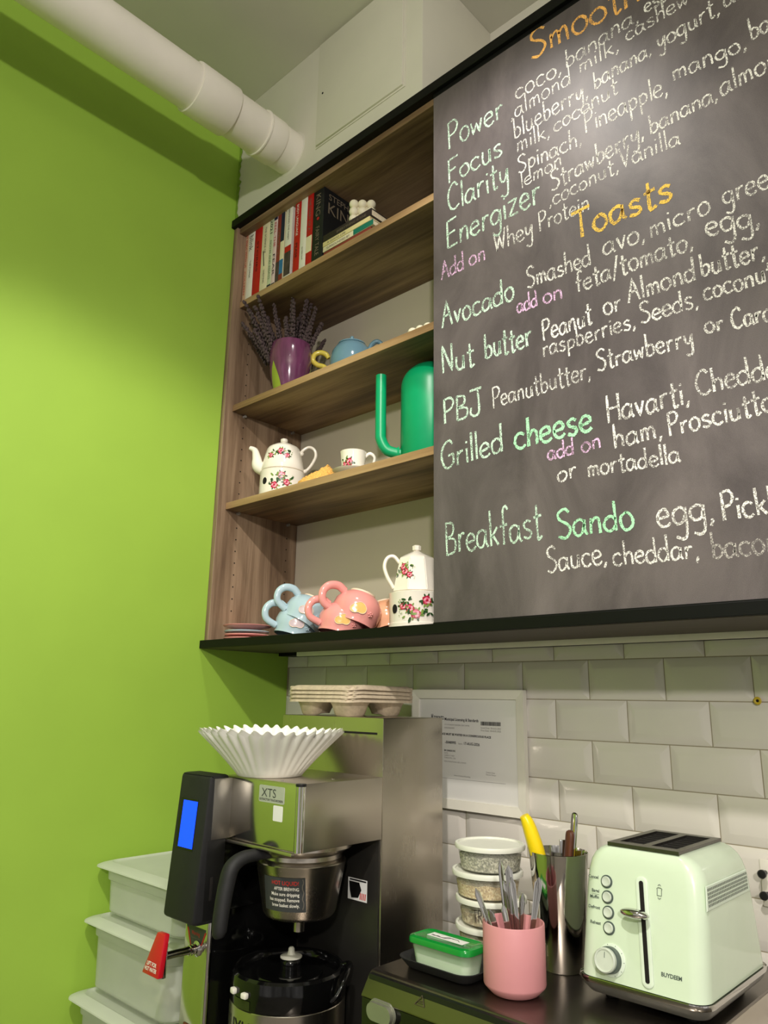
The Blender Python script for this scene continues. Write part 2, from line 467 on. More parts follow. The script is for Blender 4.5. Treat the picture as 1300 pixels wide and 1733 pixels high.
# ================================================================== wall shelf unit
LEDGE = -0.0209
UX = 2.35
M['under'] = mat('dark stained underside', (74, 64, 54), 0.6, var=0.15, scale=8, stretch=(1, 12, 12))
unit = thing('wall_shelf_unit', 'oak wall shelf unit with black top trim and black bottom ledge', 'shelf unit', (0.0, 0.0, -0.041))
def part(name, m, *boxes, parent=unit, bev=0.0006, seg=1):
    bm = bmesh.new()
    for q in boxes: box(bm, *q, bev=bev, seg=seg)
    return link(name, bm, m, parent, world=True)
part('bottom_ledge', M['black_trim'], (0.001, UX, -0.2934, 0.0, -0.0405, LEDGE), bev=0.0008)
part('top_trim', M['black_trim'], (0.001, UX, -0.2905, -0.02, 1.178, 1.2025), bev=0.0008)
sp = part('side_panel', M['oak_z'], (0.001, 0.018, -0.2800, -0.003, LEDGE, 1.178))
part('divider_panel', M['oak_z'], (1.02, 1.038, -0.262, -0.003, LEDGE, 1.178))
part('back_panel', M['back'], (0.018, 1.02, -0.0028, 0.0008, LEDGE, 1.178), bev=0)
part('top_board', M['oak_x'], (0.018, 1.02, -0.272, -0.003, 1.1605, 1.178))
SH = [(0.9265, 0.9452), (0.6090, 0.6274), (0.3280, 0.3466)]
for z0, z1 in SH:
    s_ = part('shelf', M['oak_x'], (0.0185, 1.02, -0.2535, -0.003, z0, z1))
    bm = bmesh.new(); box(bm, 0.0185, 1.02, -0.2550, -0.2534, z0, z1, bev=0.0005, seg=1); link('edge_band', bm, M['oak_edge'], s_, world=True)
    for y in (-0.215, -0.04):
        bm = bmesh.new(); lathe(bm, [(0, 0), (0.004, 0), (0.004, 0.009), (0, 0.009)], 12, mtx=Matrix.Translation((0.018, y, z0 - 0.0045)) @ Matrix.Rotation(PI / 2, 4, 'Y'))
        link('shelf_pin', bm, M['pin'], unit, world=True)
hole_me = None
for y in (-0.215, -0.04):
    for k in range(34):
        z = 0.06 + 0.032 * k
        if any(a - 0.02 < z < c + 0.01 for a, c in SH): continue
        if hole_me is None:
            t = bmesh.new(); bmesh.ops.create_circle(t, cap_ends=True, segments=10, radius=0.0021)
            t.transform(Matrix.Rotation(PI / 2, 4, 'Y')); h_ = link('pin_hole', t, M['hole'], sp); hole_me = h_
        else:
            h_ = hole_me.copy(); C.objects.link(h_)
        h_.location = Vector((0.0183, y, z)) - Vector(unit.location)
# pale rail under the rear of the ledge
b = bmesh.new(); box(b, 0.115, UX, -0.0665, -0.0585, -0.0520, -0.0406, bev=0.0008); link('rear_rail', b, M['white_trim'], unit, world=True)
part('under_board', M['under'], (0.004, UX, -0.2860, -0.0670, -0.0412, -0.0404), bev=0)
part('under_rail', M['black_trim'], (0.03, UX, -0.058, -0.001, -0.0492, -0.0406))

# ------------------------------------------------------------------ chalkboard
BX0, BX1, BZ0, BZ1 = 0.7597, 2.32, LEDGE + 0.0005, 1.1775
board = thing('chalkboard', 'large grey-black chalkboard menu covering the right half of the shelf unit', 'chalkboard', (BX0, -0.27, BZ0))
b = bmesh.new(); box(b, BX0, BX1, -0.2812, -0.2637, BZ0, BZ1, bev=0.0007, seg=1); link('writing_surface', b, M['board'], board, world=True)
b = bmesh.new(); box(b, BX0, BX1, -0.2818, -0.2640, 1.1660, 1.1774, bev=0.0006, seg=1); link('top_edging', b, M['black_trim'], board, world=True)
b = bmesh.new(); box(b, BX0, BX1, -0.2826, -0.2815, BZ0, BZ0 + 0.0028, bev=0.0004, seg=1); link('bottom_edging', b, M['black_trim'], board, world=True)

GL = {
 'a': (5.2, 1, "4,4.2 2.6,5 .8,4 .4,1.8 1.4,.1 3,.8 4,3.5;4.1,4.8 4,1.5 4.8,0"), 'b': (4.8, 1, "1,10 .9,.2;.9,3.5 2.5,5 4,3.6 3.8,1.2 2.2,0 .9,.6"),
 'c': (4.6, 1, "4,4.2 2.6,5 .9,4 .5,2 1.4,.3 2.8,0 4.2,.9"), 'd': (5, 1, "4,3.8 2.6,5 .8,4 .4,1.8 1.4,.1 3,.5 4,2;4.1,10 4,0"),
 'e': (4.6, 1, ".6,2.4 2.2,2.7 3.8,3.1 3.4,4.6 2.2,5 .8,4 .5,1.8 1.6,.2 3,.1 4.2,1"), 'f': (3.8, 1, "4,9 3,10 2,9 1.8,6 1.7,0;.4,5 3.4,5.2"),
 'g': (5, 1, "4,4.2 2.6,5 .8,4 .5,2 1.6,.4 3.2,1 4,3;4.1,4.8 4,-2 2.8,-4 .8,-3.2"), 'h': (4.8, 1, "1,10 .8,0;.9,3 2.4,5 3.7,4.2 3.8,0"),
 'i': (2, 0, "1,5 1,0;1.1,6.8 1.25,7.5"), 'k': (4.5, 0, "1,10 .9,0;3.8,5 1,2.2;1.8,3 4,0"), 'l': (2, 0, "1.1,10 1,0"),
 'm': (6.4, 1, "1,5 .8,0;.9,3.4 2.2,5 3,4 3,0;3,3.4 4.4,5 5.2,4 5.4,0"), 'n': (4.8, 1, "1,5 .8,0;.9,3.2 2.4,5 3.6,4.2 3.8,0"),
 'o': (4.8, 1, "2.4,5 .8,4 .5,2 1.4,.2 2.8,0 4.1,1.4 4.1,3.4 3.2,4.8 2.1,5"), 'p': (4.8, 1, "1,5 .8,-4;.9,3.5 2.5,5 4,3.6 3.8,1.4 2.2,.2 .9,1"),
 'r': (3.8, 1, "1,5 .9,0;.9,3 2.2,4.8 3.4,4.7"), 's': (4.3, 1, "3.6,4.4 2.4,5 1,4.2 1.4,3 3,2.2 3.6,1.1 2.4,0 .6,.6"),
 't': (3.6, 1, "1.8,8.5 1.7,.4 2.6,0 3.2,.5;.4,5.4 3.4,5.8"), 'u': (5, 1, "1,5 .9,1.4 2,0 3.4,1 3.9,4.8;3.9,4.8 4,0"),
 'v': (4.2, 0, ".6,5 2,0 3.6,5"), 'w': (5.6, 0, ".6,5 1.4,.2 2.8,4 3.8,.2 5,5"), 'y': (4.6, 1, ".8,5 1,2 2.4,1.4 3.8,5;3.9,5 3.4,-2.6 2.2,-4 .6,-3.2"),
 'z': (4.5, 0, ".6,4.8 3.8,5 .6,.2 4,.2"), ',': (2.2, 0, "1.1,.6 1.2,0 .5,-1.6"), '/': (3.6, 0, "3,10 .6,-1"),
 'A': (6, 0, ".4,0 3,10 5.4,0;1.4,4 4.6,4.4"), 'B': (5.6, 1, "1,10 .9,0;1,10 4,9.2 3.8,6.2 1.2,5.2;1.2,5.2 4.8,4.2 4.4,.8 .9,0"),
 'C': (5.8, 1, "5.2,8.4 3.6,10 1.2,8 .5,4.5 1.4,1 3.4,0 5.4,1.4"), 'E': (5.6, 0, "5,10 1,9.6 .8,0 5,.4;1,5 4.2,5.4"),
 'F': (5.4, 0, "5.2,10 1,9.6 .8,0;.9,5 4,5.4"), 'G': (6.2, 1, "5.4,8.4 3.8,10 1.4,8.4 .5,4.8 1.4,1 3.4,0 5.4,1.6 5.4,4.6;3.2,4.4 5.6,4.7"),
 'H': (6.2, 0, "1,10 .8,0;5.4,10 5.2,0;.9,5 5.3,5.2"), 'J': (5.8, 1, "4,9.8 4,2 2.6,0 .8,1.2 1,3.4;.8,9.6 4,9.9 5.4,10"),
 'N': (6, 0, ".9,0 1,10 4.8,0 5.2,10"), 'P': (5.2, 1, "1,10 .9,0;1,9.8 3.6,10 4.8,8 3.6,5.4 1,4.6"),
 'S': (5.6, 1, "5,8.6 3.4,10 1.2,8.6 1.6,6.4 4,4.6 4.8,2.4 3,0 .6,.8"), 'T': (6, 0, ".4,9.6 6,10.2;3.2,9.8 2.9,0"),
 'V': (5.4, 0, ".6,10 2.6,0 4.8,10"), 'W': (7.2, 0, ".6,10 1.8,.2 3.6,7 5,.2 6.6,10"), 'U': (5.4, 1, "1,10 .9,2 2.4,0 4.2,1.4 4.6,10"),
 'R': (5.2, 0, "1,0 1,10 4,9.4 4.2,6.4 1,5;2,5 4.8,0"), 'I': (2, 0, "1,10 1,0"), 'L': (4.6, 0, "1,10 .9,0 4.4,.2"), '!': (2, 0, "1,10 1,3;1,1 1,0"),
}
def strokes_bm(bm, s, A, B, H, wd, y, jit=0.25, rnd=random):
    """handwritten single-stroke lettering as thin ribbons on a plane of constant y; A, B baseline ends in (x, z)"""
    tot = sum(GL[c][0] if c in GL else 3 for c in s)
    ax = Vector((B[0] - A[0], B[1] - A[1])); kx = ax.length / tot; dx = ax.normalized(); up = Vector((-0.06, 1)).normalized(); kz = H / 10.0
    cur = 0.0
    for ch in s:
        if ch not in GL: cur += 3; continue
        gw, sm, st = GL[ch]
        jy = rnd.uniform(-jit, jit); js = 1 + rnd.uniform(-0.06, 0.08)
        for k in st.split(';'):
            pts = [tuple(float(v) for v in q.split(',')) for q in k.split()]
            pts = [(px + rnd.uniform(-.12, .12), (py * js) + jy + rnd.uniform(-.12, .12)) for px, py in pts]
            P = [Vector((A[0], A[1])) + dx * (cur + px) * kx + up * py * kz for px, py in pts]
            P = [Vector((p.x, p.y, 0)) for p in P]
            if sm and len(P) > 2: P = catmull(P, 6)
            elif len(P) > 1:
                Q = []
                for a_, b_ in zip(P, P[1:]): Q += [a_.lerp(b_, i / 5) for i in range(5)]
                P = Q + [P[-1]]
            n = len(P); L = []; R = []
            for i in range(n):
                tg = (P[min(i + 1, n - 1)] - P[max(i - 1, 0)])
                if tg.length < 1e-9: tg = Vector((1, 0, 0))
                tg.normalize(); nv = Vector((-tg.y, tg.x, 0))
                ww = wd * (0.5 + 0.12 * rnd.uniform(-1, 1))
                L.append(bm.verts.new((P[i].x + nv.x * ww, y, P[i].y + nv.y * ww)))
                R.append(bm.verts.new((P[i].x - nv.x * ww, y, P[i].y - nv.y * ww)))
            for i in range(n - 1):
                bm.faces.new((L[i], R[i], R[i + 1], L[i + 1]))
        cur += gw

CHALK = [
 ('Smoothies', 1.0114, 1.1003, 1.3363, 1.0706, 0.0717, 'o', 2),
 ('Power', 0.8005, 1.006, 0.9482, 1.0048, 0.0667, 'g', 1.6),
 ('coco,', 0.9745, 1.0286, 1.0841, 1.0245, 0.0457, 'w', 1.2),
 ('banana,', 1.09, 1.0286, 1.2411, 1.036, 0.0434, 'w', 1.2),
 ('espresso', 1.25, 1.043, 1.365, 1.042, 0.0403, 'w', 1.2),
 (',almond', 0.9618, 0.9864, 1.1017, 0.9903, 0.0416, 'w', 1),
 ('milk,', 1.1167, 1.0, 1.2007, 0.9983, 0.0389, 'w', 1),
 ('cashew', 1.2116, 1.0083, 1.3287, 1.0071, 0.0373, 'w', 1),
 ('Focus', 0.8, 0.9196, 0.9432, 0.9169, 0.0609, 'g', 1.6),
 ('blueberry,', 0.9684, 0.9371, 1.1352, 0.939, 0.0483, 'w', 1.2),
 ('banana,', 1.1453, 0.9456, 1.2578, 0.9504, 0.04, 'w', 1.2),
 ('yogurt,', 1.2665, 0.9518, 1.375, 0.9526, 0.041, 'w', 1.2),
 ('almond', 1.3798, 0.9587, 1.4862, 0.9557, 0.0378, 'w', 1.2),
 ('milk,', 0.9742, 0.9028, 1.0529, 0.8977, 0.0415, 'w', 1),
 ('coconut', 1.0583, 0.9006, 1.1925, 0.9099, 0.0387, 'w', 1.1),
 ('Clarity', 0.7995, 0.8494, 0.9575, 0.8443, 0.0682, 'g', 1.6),
 ('Spinach,', 0.9751, 0.8533, 1.1171, 0.8434, 0.0421, 'w', 1.2),
 ('Pineapple,', 1.1218, 0.862, 1.2799, 0.8534, 0.0473, 'w', 1.1),
 ('mango,', 1.2872, 0.8714, 1.4086, 0.8589, 0.0395, 'w', 1.2),
 ('ba', 1.4124, 0.8691, 1.4458, 0.8674, 0.0418, 'w', 1.2),
 ('lemon', 0.9812, 0.817, 1.0744, 0.8226, 0.0355, 'w', 1),
 ('Energizer', 0.7955, 0.7621, 1.0266, 0.7664, 0.0665, 'g', 1.7),
 ('Strawberry,', 1.0465, 0.7761, 1.2333, 0.7909, 0.0454, 'w', 1.3),
 ('banana,', 1.2413, 0.7906, 1.3575, 0.7925, 0.0393, 'w', 1.2),
 ('almond', 1.3598, 0.7946, 1.4694, 0.7995, 0.0439, 'w', 1.2),
 (',coconut,', 1.0406, 0.7457, 1.1836, 0.7494, 0.0372, 'w', 1.1),
 ('Vanilla', 1.1847, 0.752, 1.2922, 0.744, 0.039, 'w', 1.1),
 ('Add', 0.781, 0.697, 0.8431, 0.6973, 0.0436, 'p', 1.4),
 ('on', 0.8531, 0.7003, 0.8969, 0.6974, 0.0423, 'p', 1.4),
 ('Whey', 0.9148, 0.7027, 1.0067, 0.7012, 0.0483, 'w', 1.3),
 ('Protein', 1.0172, 0.7033, 1.1241, 0.7027, 0.0404, 'w', 1.1),
 ('Toasts', 1.0867, 0.6523, 1.2727, 0.6492, 0.0578, 'y', 2.3),
 ('Avocado', 0.782, 0.5853, 0.9615, 0.5832, 0.0554, 'g', 1.7),
 ('Smashed', 0.9871, 0.5938, 1.1209, 0.592, 0.044, 'w', 1.3),
 ('avo,', 1.1428, 0.5973, 1.2216, 0.5968, 0.0449, 'w', 1.4),
 ('micro', 1.226, 0.5948, 1.3289, 0.598, 0.0419, 'w', 1.3),
 ('greens', 1.3459, 0.5983, 1.4511, 0.5968, 0.044, 'w', 1.3),
 ('add', 0.9641, 0.5528, 1.01, 0.5511, 0.0362, 'p', 1.3),
 ('on', 1.0201, 0.5516, 1.0624, 0.5473, 0.0352, 'p', 1.3),
 ('feta/tomato,', 1.0866, 0.5474, 1.2973, 0.5469, 0.0433, 'w', 1.4),
 ('egg,', 1.3159, 0.5575, 1.3975, 0.5412, 0.0477, 'w', 1.5),
 ('Nut', 0.7802, 0.4836, 0.8658, 0.478, 0.0572, 'g', 1.7),
 ('butter', 0.8873, 0.4819, 0.9958, 0.4755, 0.0544, 'g', 1.7),
 ('Peanut', 1.0164, 0.4766, 1.1164, 0.478, 0.0437, 'w', 1.4),
 ('or', 1.1366, 0.4858, 1.1711, 0.4845, 0.0413, 'w', 1.4),
 ('Almond', 1.181, 0.492, 1.2966, 0.4907, 0.0434, 'w', 1.4),
 ('butter,', 1.302, 0.4913, 1.3981, 0.4859, 0.0415, 'w', 1.4),
 ('raspberries,', 1.0151, 0.4456, 1.1933, 0.4435, 0.0372, 'w', 1.2),
 ('Seeds,', 1.1995, 0.447, 1.2966, 0.4425, 0.0395, 'w', 1.3),
 ('coconut', 1.3028, 0.4493, 1.4067, 0.4458, 0.0372, 'w', 1.3),
 ('PBJ', 0.7852, 0.3742, 0.8837, 0.3701, 0.0517, 'g', 1.7),
 ('Peanutbutter,', 0.9039, 0.3765, 1.1088, 0.3782, 0.0426, 'w', 1.2),
 ('Strawberry', 1.1181, 0.3871, 1.2833, 0.3826, 0.0383, 'w', 1.3),
 ('or', 1.2997, 0.395, 1.3301, 0.392, 0.0331, 'w', 1.4),
 ('Caramel', 1.34, 0.3876, 1.4379, 0.3802, 0.0348, 'w', 1.4),
 ('Grilled', 0.7795, 0.2798, 0.9281, 0.2853, 0.0569, 'g', 1.7),
 ('cheese', 0.9497, 0.2841, 1.1064, 0.2853, 0.0566, 'G', 2.1),
 ('Havarti,', 1.1314, 0.2885, 1.2706, 0.2897, 0.046, 'w', 1.5),
 ('Cheddar', 1.2793, 0.2972, 1.415, 0.2943, 0.0409, 'w', 1.4),
 ('add', 1.0171, 0.2498, 1.0702, 0.2494, 0.0317, 'p', 1.3),
 ('on', 1.082, 0.2487, 1.1206, 0.2504, 0.0307, 'p', 1.3),
 ('ham,', 1.1402, 0.2433, 1.2239, 0.245, 0.0396, 'w', 1.5),
 ('Prosciutto', 1.2308, 0.2434, 1.386, 0.2465, 0.0394, 'w', 1.4),
 ('or', 1.0338, 0.2059, 1.0731, 0.21, 0.0338, 'w', 1.3),
 ('mortadella', 1.0908, 0.2052, 1.2477, 0.1982, 0.0346, 'w', 1.3),
 ('Breakfast', 0.7891, 0.1084, 1.0031, 0.1152, 0.066, 'g', 1.5),
 ('Sando', 1.0293, 0.1071, 1.1681, 0.1054, 0.0524, 'G', 1.7),
 ('egg,', 1.2017, 0.1018, 1.2911, 0.1022, 0.0513, 'w', 1.6),
 ('Pickles', 1.2993, 0.0979, 1.4038, 0.0989, 0.042, 'w', 1.5),
 ('Sauce,', 1.0066, 0.0532, 1.1194, 0.0564, 0.0433, 'w', 1.3),
 ('cheddar,', 1.1267, 0.0514, 1.2636, 0.047, 0.0389, 'w', 1.3),
 ('bacon', 1.2796, 0.0444, 1.3717, 0.0448, 0.0401, 'f', 1.3),
]

rc = random.Random(3)
for s, ax, az, bx, bz, H, col, sw in CHALK:
    bm = bmesh.new()
    strokes_bm(bm, s, (ax, az), (bx, bz), H, 0.0027 * sw, -0.28155 - 0.00002 * rc.random(), rnd=rc)
    link('chalk_lettering', bm, CH[col], board, smooth=False, world=True)

# ================================================================== things on the shelves
def col(name, rgb, rough=0.5, **k):
    return mat(name, rgb, rough, **k)
PAPER = col('book page paper', (214, 200, 170), 0.8, var=0.12, scale=200)
INK = {'black': col('black print', (24, 22, 20), 0.7), 'white': col('white print', (232, 228, 216), 0.7), 'red': col('red print', (176, 30, 30), 0.7),
       'grey': col('grey print', (110, 104, 96), 0.7), 'gold': col('dull gold print', (118, 106, 88), 0.6)}
BY = -0.250
S1 = 0.9452
def book(label, x0, x1, h, cover, depth, words=(), bands=(), lean=0.0, yf=BY, group='books standing on the top shelf', extra=None):
    """upright book, spine to the room: cover with spine, page block, printed lettering on the spine"""
    wd = x1 - x0
    t = thing('book', label, 'book', (x0, yf, S1 + 0.0004), (0, lean, 0), group)
    bm = bmesh.new()
    th = 0.0012
    box(bm, 0, wd, 0, 0.003, 0, h, bev=0.0008); box(bm, 0, th, 0.002, depth, 0, h); box(bm, wd - th, wd, 0.002, depth, 0, h)
    link('cover', bm, cover, t)
    bm = bmesh.new(); box(bm, th, wd - th, 0.003, depth - 0.003, 0.0022, h - 0.0022); link('page_block', bm, PAPER, t)
    for z0, z1, m in bands:
        bm = bmesh.new(); box(bm, 0.0004, wd - 0.0004, -0.0004, 0.0004, z0 * h, z1 * h); link('spine_band', bm, m, t)
    for s, zt, zb, size, m in words:           # text runs down the spine
        n = (zt - zb) * h
        bm = text_bm(s, size * wd, frame((wd * (0.5 - 0.36 * size), -0.0007, zt * h), (0, 0, -1), (1, 0, 0)), width=n)
        link('spine_lettering', bm, m, t, smooth=False)
    if extra: extra(t, wd, h)
    return t
cv = lambda n, rgb, **k: col(n + ' book cover', rgb, 0.45, var=0.05, **k)
RED, WHT, CRM, NVY, DRK = cv('red', (178, 24, 24)), cv('white', (226, 222, 210)), cv('cream', (222, 212, 178)), cv('navy', (30, 34, 60)), cv('near black', (22, 24, 26))
BLUE = col('blue spine block', (44, 110, 160), 0.5); TEAL = cv('teal', (20, 112, 92)); BRICK = cv('brick red', (132, 52, 44)); PINKW = cv('pale pink', (222, 196, 196)); TAN = cv('tan', (196, 164, 134))
GRAD = col('dark photo print', (70, 58, 58), 0.5, var=0.5, scale=60)
book('tan paperback with dark capital lettering standing first against the side panel', 0.0195, 0.0345, 0.222, TAN, 0.135, [('IT ENDS WITH US', 0.97, 0.5, 0.8, INK['red']), ('COLLEEN', 0.44, 0.1, 0.7, INK['red'])])
book('white paperback with grey title standing between the tan one and the first red one', 0.0355, 0.0640, 0.226, WHT, 0.14, [('blink', 0.92, 0.7, 0.95, INK['grey']), ('THE POWER', 0.55, 0.3, 0.35, INK['grey'])])
book('plain bright red book standing between two pale ones near the left end', 0.0650, 0.0985, 0.218, RED, 0.14, [('STORIES', 0.8, 0.35, 0.3, INK['black'])])
book('cream paperback with a slim black pencil mark on its spine', 0.1000, 0.1330, 0.238, CRM, 0.145, [('THE SCIENCE OF', 0.86, 0.5, 0.32, INK['grey']), ('WRITING', 0.28, 0.1, 0.3, INK['grey'])],
     extra=lambda t, wd, h: link('pencil_print', (lambda bm: (box(bm, 0, 0.003, -0.0006, 0.0002, 0, 0.05, mtx=Matrix.Translation((wd * .42, 0, h * .33)) @ Matrix.Rotation(-0.12, 4, 'Y')), bm)[1])(bmesh.new()), INK['black'], t))
book('thin white and green book with dark edges beside the cream paperback', 0.1340, 0.1510, 0.226, cv('pale green', (196, 204, 170)), 0.135, [('2021', 0.95, 0.76, 0.9, INK['black']), ('NOTES AND ESSAYS', 0.66, 0.12, 0.6, INK['grey'])], [(0.0, 0.04, NVY)])
book('thin pink and white spine with black lettering left of the brick red book', 0.1520, 0.1680, 0.222, PINKW, 0.135, [('FEEL THE', 0.9, 0.55, 0.75, INK['red']), ('FEAR', 0.45, 0.15, 0.8, INK['black'])], [(0.93, 1.0, NVY), (0.0, 0.03, NVY)])
book('brick red paperback with worn spine in the middle of the row', 0.1690, 0.1840, 0.217, BRICK, 0.135, [('HEART', 0.8, 0.4, 0.5, INK['gold'])], [(0.0, 0.3, GRAD)])
book('narrow book with navy top, cream middle and blue block low on its spine', 0.1850, 0.2010, 0.221, CRM, 0.135, [], [(0.56, 1.0, NVY), (0.1, 0.3, BLUE), (0.0, 0.1, BRICK)])
book('tall white paperback with dark photo print on the lower spine', 0.2060, 0.2330, 0.2318, WHT, 0.15, [('BREAKING THE HABIT', 0.92, 0.5, 0.34, INK['grey'])], [(0.34, 0.42, RED), (0.03, 0.34, GRAD)])
book('red book with black stripe and white capitals right of the tall white one', 0.2440, 0.2690, 0.226, RED, 0.145, [('BODY LANGUAGE', 0.93, 0.5, 0.5, INK['white']), ('PEASE', 0.4, 0.2, 0.5, INK['black'])], [])
book('plain white book between two red ones near the dark hardback', 0.2700, 0.2950, 0.2235, WHT, 0.15, [('the little book', 0.3, 0.12, 0.3, INK['grey'])])
book('red book with cream label panel on its spine, against the dark hardback', 0.2960, 0.3190, 0.2185, RED, 0.15, [('THE DIARY OF A', 0.93, 0.48, 0.5, INK['grey'])], [(0.18, 0.4, CRM)])

# dark hardback with its front cover showing
def king(t, wd, h):
    X = wd + 0.0006
    for s, y, z, sz, wd2, m in (('STEPHEN', 0.016, 0.182, 0.026, 0.105, INK['gold']), ('KING', 0.012, 0.140, 0.048, 0.110, INK['gold']), ('FAIRY', 0.05, 0.04, 0.022, 0.06, INK['gold'])):
        link('cover_lettering', text_bm(s, sz, frame((X, y, z), (0, 1, 0), (0, 0, 1)), width=wd2), m, t, smooth=False)
    bm = bmesh.new(); lathe(bm, [(0, 0), (0.0045, 0), (0.0045, 0.0006), (0, 0.0006)], 20, mtx=Matrix.Translation((wd / 2, -0.0001, 0.125)) @ Matrix.Rotation(PI / 2, 4, 'X')); link('spine_emblem', bm, INK['red'], t)
book('thick near-black hardback with pale capitals, its front cover facing the chalkboard', 0.3205, 0.3620, 0.2125, DRK, 0.155,
     [('KING', 0.95, 0.64, 0.62, INK['gold']), ('FAIRY TALE', 0.48, 0.08, 0.5, INK['gold'])], [], extra=king, group='books standing on the top shelf')

# books lying flat: spine to the room
def flat(label, x0, x1, z0, z1, cover, yf, depth, words=(), pages=True, bands=()):
    t = thing('book', label, 'book', (x0, yf, z0), (0, 0, 0), 'books lying flat on the top shelf')
    wd = x1 - x0; h = z1 - z0
    bm = bmesh.new(); th = 0.0012
    box(bm, 0, wd, 0, 0.003, 0, h, bev=0.0008); box(bm, 0, wd, 0.002, depth, 0, th); box(bm, 0, wd, 0.002, depth, h - th, h); link('cover', bm, cover, t)
    bm = bmesh.new(); box(bm, 0.002, wd - 0.002, 0.003, depth - 0.003, th, h - th); link('page_block', bm, PAPER, t)
    for a, c, m in bands:
        bm = bmesh.new(); box(bm, a * wd, c * wd, -0.0004, 0.0004, 0.0004, h - 0.0004); link('spine_band', bm, m, t)
    for s, a, c, sz, m in words:
        link('spine_lettering', text_bm(s, h * sz, frame((a * wd, -0.0007, h * 0.22), (1, 0, 0), (0, 0, 1)), width=(c - a) * wd), m, t, smooth=False)
    return t
g0 = S1 + 0.0004
flat('brown patterned book lying lowest under the flat stack', 0.3650, 0.5350, g0, g0 + 0.013, BRICK, -0.247, 0.12)
flat('teal and cream book lying second from the bottom of the flat stack', 0.3640, 0.5450, g0 + 0.0135, g0 + 0.0285, CRM, -0.249, 0.125, [('SURROUNDED BY', 0.08, 0.55, 0.6, INK['grey'])], bands=[(0.62, 1.0, TEAL)])
flat('cream spined book lying just under the top of the flat stack', 0.3640, 0.5330, g0 + 0.029, g0 + 0.042, cv('pale yellow', (220, 206, 150)), -0.250, 0.122, [('A GOOD LIFE', 0.1, 0.5, 0.6, INK['grey'])])
flat('dark brown book lying on top of the flat stack', 0.3640, 0.5380, g0 + 0.0425, g0 + 0.0620, cv('dark brown', (46, 36, 36)), -0.250, 0.13, [('EVERYTHING IS FINE', 0.3, 0.9, 0.5, INK['gold'])])

# bubble candles
WAX = mat('ivory wax', (236, 228, 200), 0.55, var=0.03, sss=0.2)
def bubble(label, loc, rz):
    t = thing('bubble_candle', label, 'candle', loc, (0, 0, rz), 'bubble candles')
    bm = bmesh.new(); r = 0.0108; d = 0.0195
    for i in range(3):
        for j in range(3):
            for k in range(3):
                if (i, j, k) == (1, 1, 1): continue
                sphere(bm, ((i - 1) * d, (j - 1) * d, r + k * d), r, seg=18, rings=12)
    box(bm, -d, d, -d, d, r * 0.6, r + 2 * d - 0.002)
    link('wax_cube', bm, WAX, t, angle=3)
    bm = bmesh.new(); tube(bm, [(0, 0, r + 2 * d + 0.006), (0.0004, 0, r + 2 * d + 0.012), (0.001, 0.0005, r + 2 * d + 0.017)], 0.0008, n=8); link('wick', bm, PAPER, t)
    return t
bubble('ivory bubble candle sitting on the flat stack of books', (0.461, -0.203, g0 + 0.0622), 0.75).scale = (1.12, 1.12, 1.12)
bubble('ivory bubble candle behind the shelf edge, half hidden by the chalkboard', (0.620, -0.140, 0.6277), 0.1).scale = (1.12, 1.12, 1.12)

# ------------------------------------------------------------------ ceramics helpers
VIEW = 0.75
WHITE = mat('white china glaze', (238, 230, 216), 0.12, var=0.02, coat=0.4)
ROSE, ROSE2, ROSE3, LEAF, LEAF2 = [mat(n, c, 0.25, var=0.1, scale=300) for n, c in (('rose red', (176, 34, 62)), ('rose pink', (222, 96, 128)), ('rose pale', (240, 168, 178)), ('leaf dark green', (44, 76, 40)), ('leaf light green', (122, 150, 70)))]
ROSES = [ROSE, ROSE2, ROSE3, LEAF, LEAF2]
def roses(surf, items, rnd):
    """printed rose spray: petal and leaf patches laid just over a surface; surf(u, v) gives the point for arc length u and height v"""
    bm = bmesh.new(); lay = [0]
    def patch(u, v, ru, rv, rot, mi, wob=0.0, n=14):
        lay[0] += 1
        pts = []
        for i in range(n):
            a = 2 * PI * i / n; k = 1 + wob * math.sin(5 * a + rot * 3)
            x, y = ru * k * math.cos(a), rv * k * math.sin(a)
            pts.append((u + x * math.cos(rot) - y * math.sin(rot), v + x * math.sin(rot) + y * math.cos(rot)))
        lift = 0.0003 + 0.00002 * lay[0]
        c = bm.verts.new(surf(u, v, lift)); V = [bm.verts.new(surf(p, q, lift)) for p, q in pts]
        for i in range(n):
            f = bm.faces.new((c, V[i], V[(i + 1) % n])); f.material_index = mi
    def leaf(u, v, ln, rot, mi): patch(u, v, ln, ln * 0.42, rot, mi, 0.05, 10)
    for kind, u, v, s in items:
        if kind == 'l':
            for q in range(5):
                a = rnd.uniform(0, 2 * PI); leaf(u + s * math.cos(a) * 0.9, v + s * math.sin(a) * 0.7, s * rnd.uniform(.3, .55), a + rnd.uniform(-.5, .5), 3 if rnd.random() < .65 else 4)
        elif kind == 's':
            for q in range(4): leaf(u + rnd.uniform(-s, s), v + rnd.uniform(-s, s), s * 0.28, rnd.uniform(0, 6), 4 if q % 2 else 3)
        else:
            for q in range(6):
                a = 2 * PI * q / 6 + rnd.uniform(-.3, .3); leaf(u + s * 1.15 * math.cos(a), v + s * 1.0 * math.sin(a), s * rnd.uniform(.4, .6), a, 3 if rnd.random() < .6 else 4)
            patch(u, v, s, s * 0.92, rnd.uniform(0, 6), 0, 0.12, 20)
            for q in range(5):
                a = 2 * PI * q / 5 + rnd.uniform(0, .5); patch(u + s * .5 * math.cos(a), v + s * .45 * math.sin(a), s * .38, s * .22, a + 1.2, 1 if q % 2 else 2, 0.1, 10)
            patch(u, v, s * .28, s * .25, 0, 0, 0.1, 10)
    return bm
